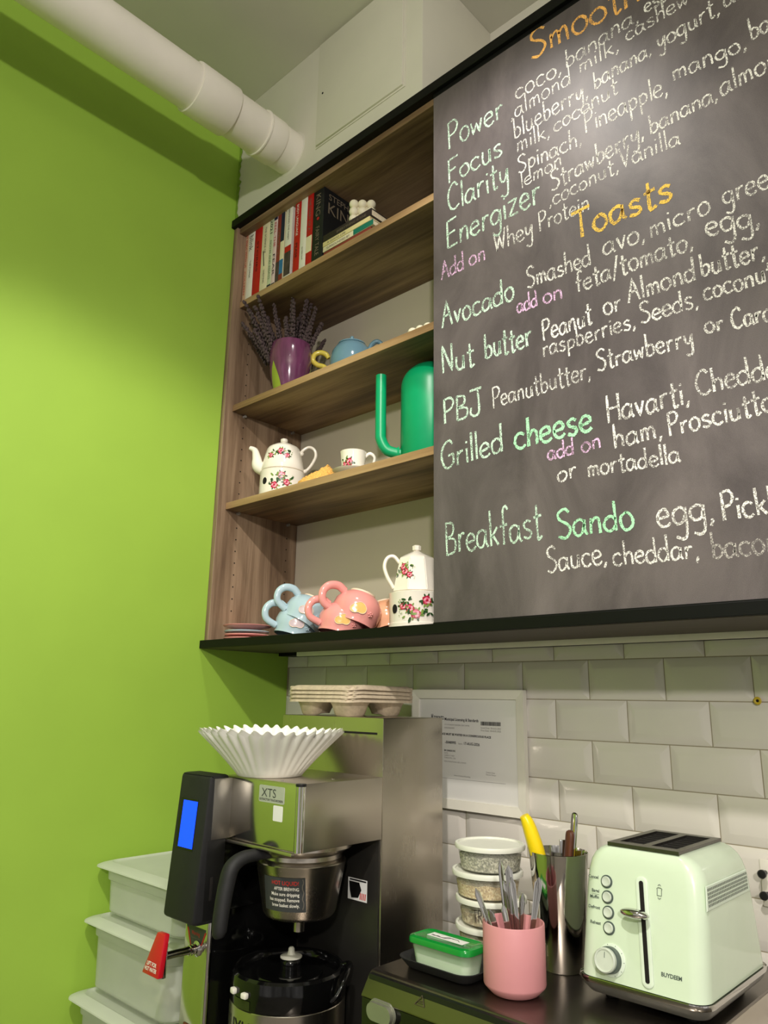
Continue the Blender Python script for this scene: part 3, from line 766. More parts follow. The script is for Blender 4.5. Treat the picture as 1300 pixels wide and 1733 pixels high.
def cyl_surf(rfun, a0):
    def f(u, v, lift):
        r = rfun(v) + lift; a = a0 + u / max(rfun(v), 1e-4)
        return (r * math.cos(a), r * math.sin(a), v)
    return f
CAMDIR = -PI / 2     # in each thing's own axes the room side is -y

# floral tea pot on its own floral stand, middle shelf
S3 = 0.3466 + 0.0004; S2 = 0.6274 + 0.0004; L0 = LEDGE + 0.0004
def arc_hole(t, r, z, ang, rr, m=M['hole']):
    bm = bmesh.new(); n = 20; c = None
    f = lambda a, b: (r * math.cos(ang + a / r), r * math.sin(ang + a / r), z + b)
    c = bm.verts.new(f(0, 0)); V = [bm.verts.new(f(rr * .85 * math.cos(2 * PI * i / n), rr * math.sin(2 * PI * i / n))) for i in range(n)]
    for i in range(n): bm.faces.new((c, V[i], V[(i + 1) % n]))
    return link('vent_hole', bm, m, t)
def warmer(label, loc, rot, r0, r1, h, hole_angs, items, seed, band=False):
    t = thing('teapot_warmer', label, 'teapot stand', loc, (0, 0, rot), 'rose patterned teapot stands')
    pr = [(r0 * .9, 0), (r0, 0.004)]
    if band: pr += [(r0, h * .2), (r0 - .0015, h * .22)]
    pr += [(r1, h - 0.006), (r1 + 0.0006, h - 0.002), (r1 - 0.003, h)]
    bm = bmesh.new(); lathe(bm, pr, 64); link('stand_wall', bm, WHITE, t)
    rf = lambda v: r0 + (r1 - r0) * v / h
    for a in hole_angs: arc_hole(t, rf(h * .55) + 0.0004, h * .55, a, 0.0095)
    link('rose_print', roses(cyl_surf(rf, CAMDIR), items, random.Random(seed)), ROSES, t)
    return t
warmer('white rose patterned stand under the round teapot on the middle shelf', (0.147, -0.170, S3), VIEW, 0.0605, 0.0590, 0.0775, [CAMDIR - 0.72],
       [('r', -0.012, 0.028, 0.010), ('r', 0.006, 0.055, 0.010), ('l', -0.010, 0.050, 0.014), ('l', 0.022, 0.046, 0.014), ('r', 0.02, 0.036, 0.009), ('s', 0.034, 0.05, 0.006), ('l', -0.024, 0.040, 0.008)], 1)
def handle(bm, pts, r, flat=1.0): tube(bm, pts, r, n=12, smooth=8, flat=flat)
tp = thing('teapot', 'round white teapot with red roses and long curved spout on the middle shelf', 'teapot', (0.147, -0.170, S3 + 0.0779), (0, 0, VIEW))
bm = bmesh.new(); lathe(bm, [(0.050, 0.0), (0.0565, 0.002), (0.0575, 0.006), (0.0560, 0.016), (0.0500, 0.044), (0.0450, 0.062), (0.0410, 0.0685), (0.0330, 0.0735), (0.028, 0.0745)], 64); link('pot_body', bm, WHITE, tp)
bm = bmesh.new(); lathe(bm, [(0.030, 0.0738), (0.0285, 0.0760), (0.018, 0.0795), (0.0085, 0.0810), (0.0075, 0.084), (0.0098, 0.087), (0.0098, 0.094), (0.0085, 0.0955), (0, 0.096)], 40); link('lid', bm, WHITE, tp)
bm = bmesh.new(); tube(bm, [(-0.045, 0, 0.008), (-0.066, 0, 0.018), (-0.072, 0, 0.042), (-0.078, 0, 0.062), (-0.092, 0, 0.070)], [0.020, 0.017, 0.012, 0.0085, 0.0055], n=20, smooth=8); link('spout', bm, WHITE, tp)
bm = bmesh.new(); handle(bm, [(0.046, 0, 0.053), (0.052, 0, 0.064), (0.068, 0, 0.0735), (0.083, 0, 0.066), (0.087, 0, 0.048), (0.078, 0, 0.026), (0.066, 0, 0.010), (0.056, 0, 0.004)], 0.0042)
sphere(bm, (0.049, 0, 0.054), 0.0062); sphere(bm, (0.060, 0, 0.005), 0.006); link('pot_handle', bm, WHITE, tp)
def prof_r(pr):
    def f(v):
        for (r0, z0), (r1, z1) in zip(pr, pr[1:]):
            if z0 <= v <= z1 and z1 > z0: return r0 + (r1 - r0) * (v - z0) / (z1 - z0)
        return pr[-1][0]
    return f
rf = prof_r([(0.0565, 0.002), (0.0575, 0.006), (0.0560, 0.016), (0.0500, 0.044), (0.0450, 0.062), (0.0410, 0.0685)])
link('rose_print', roses(cyl_surf(rf, CAMDIR), [('r', 0.000, 0.046, 0.0090), ('r', -0.028, 0.036, 0.0080), ('r', 0.017, 0.034, 0.0070), ('l', -0.016, 0.044, 0.009), ('l', 0.013, 0.046, 0.010), ('s', 0.024, 0.042, 0.007), ('s', 0.024, 0.029, 0.004)], random.Random(5)), ROSES, tp)

# cup and saucer, crocheted coaster
sc = thing('saucer', 'white saucer under the rose teacup on the middle shelf', 'saucer', (0.4510, -0.2030, S3), (0, 0, VIEW))
bm = bmesh.new(); lathe(bm, [(0.022, 0), (0.026, 0.001), (0.047, 0.011), (0.0495, 0.0135), (0.0475, 0.0135), (0.026, 0.004), (0, 0.0035)], 56); link('saucer_dish', bm, WHITE, sc)
cp = thing('teacup', 'small white teacup with red roses standing on its saucer', 'cup', (0.4510, -0.2030, S3 + 0.0042), (0, 0, VIEW)); cp.scale = (0.97, 0.97, 1.22)
bm = bmesh.new(); lathe(bm, [(0.021, 0), (0.024, 0.002), (0.0275, 0.012), (0.0305, 0.034), (0.0315, 0.042), (0.0325, 0.046), (0.0313, 0.046), (0.0293, 0.034), (0.024, 0.008), (0, 0.005)], 56); link('cup_bowl', bm, WHITE, cp)
bm = bmesh.new(); handle(bm, [(0.029, 0, 0.038), (0.040, 0, 0.0445), (0.051, 0, 0.038), (0.050, 0, 0.026), (0.040, 0, 0.014), (0.027, 0, 0.009)], 0.0036); link('cup_handle', bm, WHITE, cp)
rf = prof_r([(0.024, 0.002), (0.0275, 0.012), (0.0305, 0.034), (0.0315, 0.042), (0.0325, 0.046)])
link('rose_print', roses(cyl_surf(rf, CAMDIR), [('r', -0.008, 0.020, 0.0085), ('r', -0.022, 0.016, 0.006), ('l', -0.021, 0.027, 0.008), ('l', -0.002, 0.014, 0.007)], random.Random(8)), ROSES, cp)
CRO = mat('orange cotton yarn', (232, 176, 90), 0.9, var=0.25, scale=260, bump=0.8)
cr = thing('crocheted_coaster', 'orange crocheted coaster bunched between the teapot and the teacup', 'coaster', (0.3250, -0.1980, S3), (0, 0, VIEW + 0.1)); cr.scale = (1, 1, 1.5)
bm = bmesh.new()
def cro_pt(a, k):
    # a soft oval heap of yarn rows, higher towards the cup
    s = k / 7.0
    x = 0.047 * math.cos(a) * (1 - 0.9 * s); y = 0.034 * math.sin(a) * (1 - 0.9 * s)
    z = 0.004 + 0.030 * math.sin(s * PI / 2) * (0.80 + 0.22 * math.cos(a)) + 0.0012 * math.sin(14 * a + k * 2)
    return (x + 0.012 * s, y, z)
for k in range(7):
    pts = [cro_pt(2 * PI * i / 48, k) for i in range(49)]
    tube(bm, pts, [0.0042 + 0.0009 * math.sin(i * 1.9 + k) for i in range(49)], n=8, smooth=0)
sphere(bm, (0.010, 0, 0.030), 0.007, scale=(1.2, 1, 0.6))
link('yarn_rows', bm, CRO, cr, angle=3)

# green watering can
GRN = mat('emerald green enamel', (4, 152, 98), 0.34, var=0.03)
wc = thing('watering_can', 'emerald green watering can with domed body and upright tube spout on the middle shelf', 'watering can', (0.632, -0.135, S3), (0, 0, VIEW))
bm = bmesh.new()
R0 = 0.069; Hc = 0.256
prof = [(R0 - 0.003, 0), (R0, 0.003), (R0, Hc - R0 * 0.9)] + [(R0 * math.cos(a), Hc - R0 * .9 + R0 * .9 * math.sin(a)) for a in [PI / 2 * i / 12 for i in range(1, 12)]] + [(0, Hc)]
lathe(bm, prof, 72); link('can_body', bm, GRN, wc, angle=1.2)
bm = bmesh.new(); tube(bm, [(-0.060, 0, 0.034), (-0.078, 0, 0.036), (-0.100, 0, 0.044), (-0.1125, 0, 0.066), (-0.1145, 0, 0.092), (-0.1155, 0, 0.225)], [0.0115, 0.012, 0.0125, 0.0125, 0.0125, 0.0125], n=28, smooth=8); link('tube_spout', bm, GRN, wc, angle=1.2)
bm = bmesh.new(); lathe(bm, [(0.017, 0), (0.015, 0.004)], 28, mtx=Matrix.Translation((-0.072, 0, 0.0345)) @ Matrix.Rotation(-PI / 2, 4, 'Y')); link('spout_collar', bm, GRN, wc)
bm = bmesh.new(); handle(bm, [(0.060, 0, 0.20), (0.095, 0, 0.205), (0.112, 0, 0.17), (0.108, 0, 0.10), (0.066, 0, 0.06)], 0.010); link('can_handle', bm, GRN, wc)

# purple tulip mug with yellow handle, and dried lavender
PUR = mat('purple brushed glaze', (112, 60, 94), 0.16, var=0.22, scale=16, stretch=(6, 6, 1.2), coat=0.5)
YEL = mat('yellow glaze', (224, 204, 84), 0.18, var=0.06, coat=0.4); LIME = mat('lime glaze', (154, 172, 60), 0.2, var=0.08, coat=0.4)
mg = thing('tulip_mug', 'purple mug with curled yellow handle and lime leaf on the second shelf', 'mug', (0.160, -0.172, S2), (0, 0, VIEW))
bm = bmesh.new(); lathe(bm, [(0.030, 0), (0.034, 0.003), (0.0445, 0.03), (0.0545, 0.075), (0.0585, 0.110), (0.0585, 0.135), (0.0565, 0.160), (0.0545, 0.163), (0.0530, 0.160), (0.0548, 0.13), (0.050, 0.08), (0.036, 0.02), (0, 0.012)], 64, mod=lambda r, z, a, k: (r * (1 + 0.02 * math.sin(3 * a) * (z > 0.14)), z)); link('mug_body', bm, PUR, mg)
bm = bmesh.new(); tube(bm, [(0.105, 0.0, 0.128), (0.097, 0, 0.140), (0.081, 0, 0.145), (0.066, 0, 0.138), (0.0615, 0, 0.121), (0.074, 0, 0.108), (0.093, 0, 0.102), (0.106, 0, 0.086), (0.108, 0, 0.062), (0.092, 0, 0.042), (0.050, 0, 0.034)], [0.0055] + [0.0072] * 10, n=16, smooth=8); link('mug_handle', bm, YEL, mg)
bm = bmesh.new()
def mug_r(z): return 0.0445 + (0.0545 - 0.0445) * (z - 0.03) / 0.045 if z < 0.075 else 0.0545 + 0.004 * (z - 0.075) / 0.035
n = 14
for ca in (CAMDIR - 0.78, CAMDIR + 1.5):
    Lp = []; Rp = []
    for i in range(n + 1):
        z = 0.006 + 0.093 * i / n; hw = 0.42 * (1 - (i / n) ** 1.6) + 0.01
        r = (0.034 + (0.0105 * (z - 0.003) / 0.027) if z < 0.03 else mug_r(z)) + 0.0012
        Lp.append([(r * math.cos(ca + hw * q), r * math.sin(ca + hw * q), z) for q in (-1, -.5, 0, .5, 1)])
    V = [[bm.verts.new(p) for p in row] for row in Lp]
    for i in range(n):
        for q in range(4): bm.faces.new((V[i][q], V[i][q + 1], V[i + 1][q + 1], V[i + 1][q]))
link('leaf_relief', bm, LIME, mg)
BUD = mat('dry lavender buds', (80, 66, 66), 0.9, var=0.3, scale=200); STEM = mat('dry lavender stem', (98, 88, 66), 0.9, var=0.2)
rl = random.Random(11)
def sprig(loc, rz, tx, ty, ln, first=None):
    lab = 'dry grey-purple lavender sprig standing in the purple mug'
    t = thing('lavender_sprig', lab, 'dried lavender', loc, (0, 0, rz), 'dried lavender in the purple mug')
    p = lambda s: Vector((tx * s ** 1.25, ty * s, ln * s))
    bm = bmesh.new(); tube(bm, [p(0), p(.35), p(.7), p(1)], [0.0009, 0.0008, 0.0007, 0.0005], n=6, smooth=4); link('stem', bm, STEM, t)
    bm = bmesh.new()
    for k in range(13):
        s = 0.48 + 0.52 * k / 12; c = p(s); rad = 0.0046 * (1.15 - 0.5 * (k / 12))
        for q in range(5):
            a = q * 1.2566 + k * .7 + rl.uniform(-.2, .2)
            sphere(bm, (c.x + rad * math.cos(a), c.y + rad * math.sin(a), c.z + rl.uniform(-.003, .003)), 0.0033 * rl.uniform(.8, 1.2), seg=6, rings=5, scale=(1, 1, 1.5))
    link('flower_buds', bm, BUD, t, angle=3)
SPR = [(-.115, -.02, .255), (-.105, .03, .22), (-.085, -.03, .235), (-.070, .02, .20), (-.048, -.02, .215), (-.030, .04, .235), (-.022, -.03, .19), (-.006, .03, .25), (.004, -.02, .285), (.018, .02, .225), (.030, -.02, .30), (.036, .03, .245), (.050, -.01, .20), (.062, .03, .175), (.075, -.02, .19), (-.058, .05, .25), (-.092, .01, .26), (-.076, -.01, .17), (-.040, .0, .25), (.012, .05, .27), (.024, .0, .19), (.044, -.04, .23), (-.125, .02, .20), (-.098, .04, .19), (-.064, -.04, .26), (-.016, .0, .21), (.002, -.04, .24), (.040, .01, .27), (.056, .04, .21), (-.110, -.01, .235)]
for i, (tx, ty, ln) in enumerate(SPR):
    ca, sa = math.cos(VIEW), math.sin(VIEW)
    lx = rl.uniform(-.018, .018) + tx * .16; ly = rl.uniform(-.018, .018)
    sprig((0.160 + lx * ca - ly * sa, -0.172 + lx * sa + ly * ca, S2 + 0.030), VIEW, tx, ty, ln)

# pale blue teapot on the second shelf
BLU = mat('powder blue glaze', (112, 150, 168), 0.15, var=0.04, coat=0.4)
bt = thing('teapot', 'small powder blue lidded teapot behind the edge of the second shelf', 'teapot', (0.338, -0.110, S2), (0, 0, VIEW))
bm = bmesh.new(); lathe(bm, [(0.034, 0), (0.038, 0.003), (0.050, 0.03), (0.0575, 0.062), (0.0575, 0.085), (0.052, 0.108), (0.042, 0.124), (0.034, 0.130)], 56); link('pot_body', bm, BLU, bt)
bm = bmesh.new(); lathe(bm, [(0.0385, 0.1285), (0.0370, 0.1325), (0.024, 0.140), (0.010, 0.1445), (0.0055, 0.147), (0.0065, 0.151), (0.0045, 0.1555), (0, 0.1565)], 48); link('lid', bm, BLU, bt)
bm = bmesh.new(); tube(bm, [(-0.030, 0.028, 0.045), (-0.045, 0.048, 0.058), (-0.052, 0.058, 0.080), (-0.060, 0.067, 0.094)], [0.014, 0.010, 0.0075, 0.006], n=16); link('spout', bm, BLU, bt)
bm = bmesh.new(); handle(bm, [(0.044, 0, 0.112), (0.054, 0, 0.134), (0.068, 0, 0.143), (0.082, 0, 0.132), (0.089, 0, 0.112), (0.086, 0, 0.08), (0.066, 0, 0.055), (0.048, 0, 0.05)], 0.0062); link('pot_handle', bm, BLU, bt)

# ------------------------------------------------------------------ bottom ledge
PNK = mat('salmon pink glaze', (236, 158, 152), 0.14, var=0.07, scale=14, coat=0.5); LBL = mat('baby blue glaze', (176, 200, 210), 0.14, var=0.06, scale=14, coat=0.5)
PCH = mat('peach glaze', (242, 178, 140), 0.16, var=0.06, scale=14, coat=0.5); CRMF = mat('unglazed cream foot', (240, 216, 190), 0.5, var=0.04)
YBL = mat('butter yellow glaze', (240, 190, 110), 0.16, var=0.05); LILAC = mat('lilac glaze patch', (206, 188, 192), 0.16, var=0.05); GREYM = mat('dull grey plate', (104, 104, 102), 0.5, var=0.06)
plates = [('topmost salmon pink saucer of the small stack on the black ledge', PNK, 0.0620), ('pale grey-blue saucer second from the top of the ledge stack', LBL, 0.0575), ('salmon pink saucer under the grey-blue one in the ledge stack', PNK, 0.0575), ('lowest pink saucer of the stack, resting on the black ledge', PNK, 0.0580)]
for i, (lb, m, r) in enumerate(plates[::-1]):
    t = thing('saucer', lb, 'saucer', (0.0905 + 0.001 * (i % 2), -0.214, L0 + 0.0003 + 0.0088 * i), (0, 0, VIEW + i), 'saucers stacked on the black ledge')
    bm = bmesh.new(); lathe(bm, [(0.026, 0), (0.028, 0.0006), (r * .93, 0.0068), (r, 0.0105), (r - .0012, 0.0115), (r * .9, 0.0082), (0.027, 0.0028), (0, 0.0026)] if i == 3 else [(0.026, 0), (r * .95, 0.0020), (r, 0.0045), (r - .001, 0.0062), (r * .9, 0.0055), (0.027, 0.0028), (0, 0.0026)], 56); link('saucer_dish', bm, m, t)

def mug2(label, group, loc, tilt, m, blob, rz=VIEW, hm=None, sc=1.0):
    """round bellied mug, modelled foot down and turned over by its tilt; the foot is at the thing's base"""
    t = thing('bellied_mug', label, 'mug', loc, (0, PI + tilt, rz), group); t.scale = (sc, sc, sc)
    bm = bmesh.new(); lathe(bm, [(0.026, 0.002), (0.0275, 0.0035), (0.041, 0.012), (0.0505, 0.027), (0.0525, 0.042), (0.0500, 0.056), (0.0470, 0.066), (0.0472, 0.072), (0.0450, 0.0725), (0.0445, 0.066), (0.0490, 0.044), (0.046, 0.026), (0.036, 0.013), (0, 0.0095)], 56); link('mug_bowl', bm, m, t)
    bm = bmesh.new(); lathe(bm, [(0.0245, 0.003), (0.0262, 0.0), (0.0272, 0.0006), (0.0280, 0.0045)], 48, cap0=False, cap1=False); lathe(bm, [(0, 0.0014), (0.025, 0.0014)], 48, cap1=False); link('foot', bm, CRMF, t)
    bm = bmesh.new(); tube(bm, [(0.040, 0, 0.013), (0.058, 0, 0.008), (0.077, 0, 0.016), (0.085, 0, 0.034), (0.076, 0, 0.053), (0.049, 0, 0.060)], [0.0075, 0.0078, 0.0075, 0.0072, 0.007, 0.007], n=16, smooth=8, flat=1.15); link('mug_handle', bm, hm or m, t)
    bm = bmesh.new(); n = 26; ca = CAMDIR + 0.25 if False else PI / 2 * 3
    ca = -PI / 2 + 0.32
    ca = math.pi * 0.5 - 0.0 if False else ca
    rr = lambda z: 0.0505 + 0.002 * math.sin((z - 0.027) / 0.03 * PI) if z > 0.027 else 0.041 + 0.0095 * (z - 0.012) / 0.015
    def pt(u, z, l): r = rr(z) + l; a = ca + u; return (r * math.cos(a), r * math.sin(a), z)
    c = bm.verts.new(pt(0, 0.046, 0.0008)); O = []
    for i in range(n):
        a = 2 * PI * i / n; k = 1 + 0.22 * math.sin(2 * a + 1) + 0.12 * math.sin(3 * a)
        O.append((0.27 * k * math.cos(a), 0.046 + 0.0135 * k * math.sin(a)))
    V = [bm.verts.new(pt(u, z, 0.0008)) for u, z in O]
    for i in range(n): bm.faces.new((c, V[i], V[(i + 1) % n]))
    link('glaze_patch', bm, blob, t)
    bm = bmesh.new(); tube(bm, [pt(u, z, 0.0008) for u, z in O + O[:1]], 0.0007, n=6, smooth=0); link('glaze_outline', bm, CRMF, t)
    bm = bmesh.new()
    for k in range(6):
        a = 2 * PI * k / 5
        sphere(bm, pt(-0.55 + (0.075 * math.cos(a) if k < 5 else 0), 0.050 + (0.0038 * math.sin(a) if k < 5 else 0), 0.0008), 0.0023, seg=8, rings=6)
    link('flower_knobs', bm, m, t, angle=3)
    return t
mug2('baby blue mug turned over and leaning on top of the other blue one', 'blue mugs on the black ledge', (0.3160, -0.188, 0.0700), 0.52, LBL, LILAC, rz=VIEW + 0.45)
mug2('baby blue mug with yellow inner handle, under the leaning blue one', 'blue mugs on the black ledge', (0.2940, -0.206, 0.0480), 0.30, LBL, LILAC, rz=VIEW + 0.45)
mug2('salmon pink mug turned over and leaning on top of the other pink one', 'pink mugs on the black ledge', (0.4590, -0.168, 0.0760), 0.34, PNK, YBL, rz=VIEW + 0.45, sc=1.08)
mug2('salmon pink mug under the leaning pink one, its handle near the ledge edge', 'pink mugs on the black ledge', (0.4330, -0.196, 0.0500), 0.25, PNK, YBL, rz=VIEW + 0.45)
mug2('peach mug turned over between the pink mugs and the octagonal teapot', 'peach mug on the black ledge', (0.4620, -0.103, 0.0640), 0.25, PCH, YBL, rz=VIEW + 2.7, sc=0.92)
gp = thing('plate_rack', 'dull grey plates leaning on the wall behind the pink mugs', 'plates', (0.50, -0.030, L0), (0, 0, 0))
bm = bmesh.new(); lathe(bm, [(0.03, 0), (0.06, 0.004), (0.066, 0.008), (0.064, 0.0095), (0.03, 0.004), (0, 0.003)], 48, mtx=Matrix.Translation((0, 0, 0.066)) @ Matrix.Rotation(-1.35, 4, 'X') @ Matrix.Rotation(PI, 4, 'X')); link('front_plate', bm, GREYM, gp)

# octagonal rose teapot on its stand
warmer('white rose patterned stand with dark holes under the octagonal teapot', (0.6130, -0.160, L0), VIEW, 0.0590, 0.0590, 0.0835, [CAMDIR - 0.92, CAMDIR + 0.95],
       [('r', -0.004, 0.034, 0.011), ('r', -0.016, 0.045, 0.0095), ('r', -0.031, 0.050, 0.008), ('r', 0.020, 0.062, 0.0105), ('l', 0.010, 0.048, 0.014), ('l', 0.026, 0.040, 0.010), ('l', -0.022, 0.060, 0.010), ('l', -0.018, 0.030, 0.013), ('s', -0.038, 0.060, 0.007), ('l', 0.034, 0.058, 0.009), ('s', -0.036, 0.036, 0.006)], 21, band=True)
ot = thing('teapot', 'tall octagonal white teapot with roses at the chalkboard edge', 'teapot', (0.6130, -0.160, L0 + 0.0840), (0, 0, VIEW))
bm = bmesh.new(); lathe(bm, [(0.0490, 0), (0.0540, 0.002), (0.0535, 0.006), (0.0405, 0.0690), (0.0395, 0.0735), (0.0380, 0.0755)], 8, mtx=Matrix.Rotation(PI / 8, 4, 'Z'))
bmesh.ops.bevel(bm, geom=[e for e in bm.edges if abs(e.verts[0].co.z - e.verts[1].co.z) > 0.01], offset=0.0015, segments=2, affect='EDGES'); link('pot_body', bm, WHITE, ot)
bm = bmesh.new(); lathe(bm, [(0.0385, 0.0752), (0.0375, 0.0765), (0.0120, 0.0905), (0.0075, 0.0920), (0.0070, 0.0930), (0.0098, 0.0940), (0.0102, 0.1030), (0.0085, 0.1048), (0, 0.1050)], 8, mtx=Matrix.Rotation(PI / 8, 4, 'Z')); link('lid', bm, WHITE, ot)
bm = bmesh.new(); handle(bm, [(-0.037, 0, 0.066), (-0.050, 0, 0.080), (-0.064, 0, 0.076), (-0.070, 0, 0.058), (-0.064, 0, 0.036), (-0.054, 0, 0.018), (-0.049, 0, 0.010)], 0.0044); link('pot_handle', bm, WHITE, ot)
bm = bmesh.new(); tube(bm, [(0.044, 0, 0.014), (0.062, 0, 0.028), (0.070, 0, 0.052), (0.086, 0, 0.070)], [0.015, 0.012, 0.008, 0.006], n=16); link('spout', bm, WHITE, ot)
rf = lambda v: (0.0535 - 0.013 * v / 0.069) * 0.985
link('rose_print', roses(cyl_surf(rf, CAMDIR - 0.62), [('r', 0.000, 0.042, 0.0085), ('r', -0.006, 0.053, 0.0078), ('r', 0.012, 0.034, 0.0065), ('l', -0.014, 0.038, 0.010), ('l', 0.008, 0.056, 0.008), ('s', 0.016, 0.048, 0.006), ('s', 0.02, 0.028, 0.004)], random.Random(33)), ROSES, ot)

# ================================================================== coffee brewer
def wbox(name, m, parent, *boxes, bev=0.0008, seg=2):
    bm = bmesh.new()
    for q in boxes: box(bm, *q, bev=bev, seg=seg)
    return link(name, bm, m, parent, world=True)
def wtext(name, s, size, o, parent, m, width=None, xd=(1, 0, 0), yd=(0, 0, 1), align='LEFT', bold=0.0):
    return link(name, text_bm(s, size, frame(o, xd, yd), width=width, align=align, bold=bold), m, parent, smooth=False, world=True)
def prism_x(bm, prof, x0, x1, bev=0.0, mi=0):
    hexa(bm, [(x0, y, z) for y, z in prof], [(x1, y, z) for y, z in prof], mi=mi, bev=bev)
def plate_on(bm, pts, y, th=0.0006):
    hexa(bm, [(x, y, z) for x, z in pts], [(x, y - th, z) for x, z in pts])

LCD = mat('lit blue display', (10, 60, 255), 0.3, var=0.01, emit=((0, 62, 255), 1.15))
REDP = mat('red lever plastic', (186, 16, 34), 0.3, var=0.04, coat=0.3)
LABEL = mat('dark grey label', (58, 60, 60), 0.45, var=0.05)
PLATE = mat('silver name plate', (186, 188, 180), 0.4, metal=0.3, var=0.05)
STK = mat('white sticker', (226, 226, 222), 0.5, var=0.02)
M['steel_soft'] = steel('soft grey steel', (150, 146, 140), 0.42, (60, 60, 3))
INK_R = col('label red lettering', (190, 44, 34), 0.6)
BX = 0.6515                      # right flank of the brewer
br = thing('coffee_brewer', 'tall stainless steel coffee brewer with blue display and red hot water lever', 'coffee machine', (0.505, -0.34, CT))
wbox('base', M['steel'], br, (0.362, BX, -0.56, -0.115, CT, CT + 0.045), bev=0.003)
wbox('drip_tray', M['black_matte'], br, (0.44, BX - 0.01, -0.555, -0.31, CT + 0.045, CT + 0.05), bev=0.001)
tw = wbox('tower', M['steel_v'], br, (0.352, BX, -0.299, -0.120, CT + 0.045, -0.1945), bev=0.0015)
wbox('steam_slot', M['hole'], tw, (0.535, 0.6355, -0.3000, -0.2985, -0.2255, -0.2215), bev=0.0005)
wbox('splash_panel', mat('dark grey splash steel', (62, 60, 56), 0.32, metal=0.7), br, (0.432, BX - 0.004, -0.3025, -0.2988, CT + 0.05, -0.411), bev=0.0005)
co = wbox('hot_water_column', M['steel_flat'], br, (0.357, 0.4285, -0.512, -0.298, CT + 0.045, -0.4115), bev=0.003)
bm = bmesh.new(); lathe(bm, [(0.0055, CT + 0.046), (0.0055, -0.412)], 20, c=(0.4288, -0.5075, 0)); link('column_edge', bm, M['chrome'], co, world=True)
wbox('column_liner', M['black_gloss'], co, (0.4290, 0.4312, -0.503, -0.303, CT + 0.05, -0.4115), bev=0.0004)
wbox('column_cap', M['black_gloss'], br, (0.372, 0.4395, -0.549, -0.303, -0.535, -0.411), bev=0.002)
hd = wbox('brew_head', M['steel'], br, (0.438, BX, -0.4992, -0.2995, -0.4095, -0.3010), bev=0.001)
wbox('head_front', M['steel_flat'], hd, (0.4385, 0.6435, -0.5002, -0.4985, -0.4085, -0.3035), bev=0.0003)
bm = bmesh.new(); lathe(bm, [(0.0085, -0.4090), (0.0085, -0.3050)], 28, c=(0.6440, -0.4935, 0)); link('corner_strip', bm, M['chrome'], hd, world=True)
bm = bmesh.new(); lathe(bm, [(0.0092, -0.3052), (0.0092, -0.3015), (0.0085, -0.3008)], 28, c=(0.6440, -0.4935, 0)); link('corner_cap', bm, M['black'], hd, world=True)
bm = bmesh.new(); box(bm, 0.444, 0.64, -0.506, -0.4985, -0.4150, -0.4100, bev=0.001); link('drip_lip', bm, M['steel'], hd, world=True)
for x, y in ((0.515, -0.487), (0.585, -0.487), (0.622, -0.40)):
    bm = bmesh.new(); lathe(bm, [(0.0028, 0), (0.0028, 0.0008), (0.0015, 0.0014), (0, 0.0015)], 14, c=(x, y, -0.3011)); link('screw', bm, M['chrome'], hd, world=True)
# name plate and blank sticker
bm = bmesh.new(); hexa(bm, [(x, -0.5002, z) for x, z in rrect(0.5405, 0.6095, -0.3375, -0.3095, 0.003)], [(x, -0.5010, z) for x, z in rrect(0.5405, 0.6095, -0.3375, -0.3095, 0.003)])
npz = link('name_plate', bm, PLATE, hd, world=True)
wtext('plate_lettering', 'XTS', 0.0205, (0.5475, -0.5012, -0.3285), npz, LABEL, width=0.040)
wtext('plate_lettering', 'EXTRACTOR TOUCHSCREEN', 0.005, (0.5425, -0.5012, -0.3345), npz, INK['black'], width=0.064, bold=0.0001)
bm = bmesh.new(); hexa(bm, [(x, -0.5002, z) for x, z in rrect(0.5815, 0.6065, -0.3655, -0.3405, 0.002)], [(x, -0.5008, z) for x, z in rrect(0.5815, 0.6065, -0.3655, -0.3405, 0.002)]); link('blank_sticker', bm, STK, hd, world=True)

# tilted control panel with its steel and black side
bm = bmesh.new()
prism_x(bm, [(-0.548, -0.3005), (-0.5655, -0.5420), (-0.553, -0.5465), (-0.505, -0.5465), (-0.505, -0.2985), (-0.541, -0.2985)], 0.3615, 0.4570, bev=0.006)
cpn = link('control_panel', bm, M['black_matte'], br, world=True)
wbox('panel_side', M['steel_soft'], cpn, (0.400, 0.4585, -0.5385, -0.4995, -0.4085, -0.3045), bev=0.0008)
wbox('panel_side_lower', M['black'], cpn, (0.400, 0.4575, -0.5450, -0.5065, -0.5400, -0.4085), bev=0.0008)
wbox('panel_slot', M['hole'], cpn, (0.4560, 0.4582, -0.5345, -0.5285, -0.5080, -0.4700), bev=0.0005)
def pan(x, z, l=0.0): return (x, -0.548 - 0.0175 * (-0.3005 - z) / 0.2415 - l, z)
def pan_quad(name, m, x0, x1, z0, z1, l, parent, slant=0.0):
    bm = bmesh.new(); bot = [pan(x0, z0, -0.001), pan(x1, z0, -0.001), pan(x1, z1, -0.001), pan(x0, z1, -0.001)]
    top = [pan(x0, z0, l), pan(x1, z0, l), pan(x1, z1, l), pan(x0, z1, l)]
    hexa(bm, bot, top); return link(name, bm, m, parent, world=True)
bz = pan_quad('screen_bezel', M['black_gloss'], 0.3740, 0.4300, -0.4290, -0.3425, 0.0004, cpn)
pan_quad('screen', LCD, 0.3830, 0.4285, -0.4250, -0.3460, 0.0008, bz)

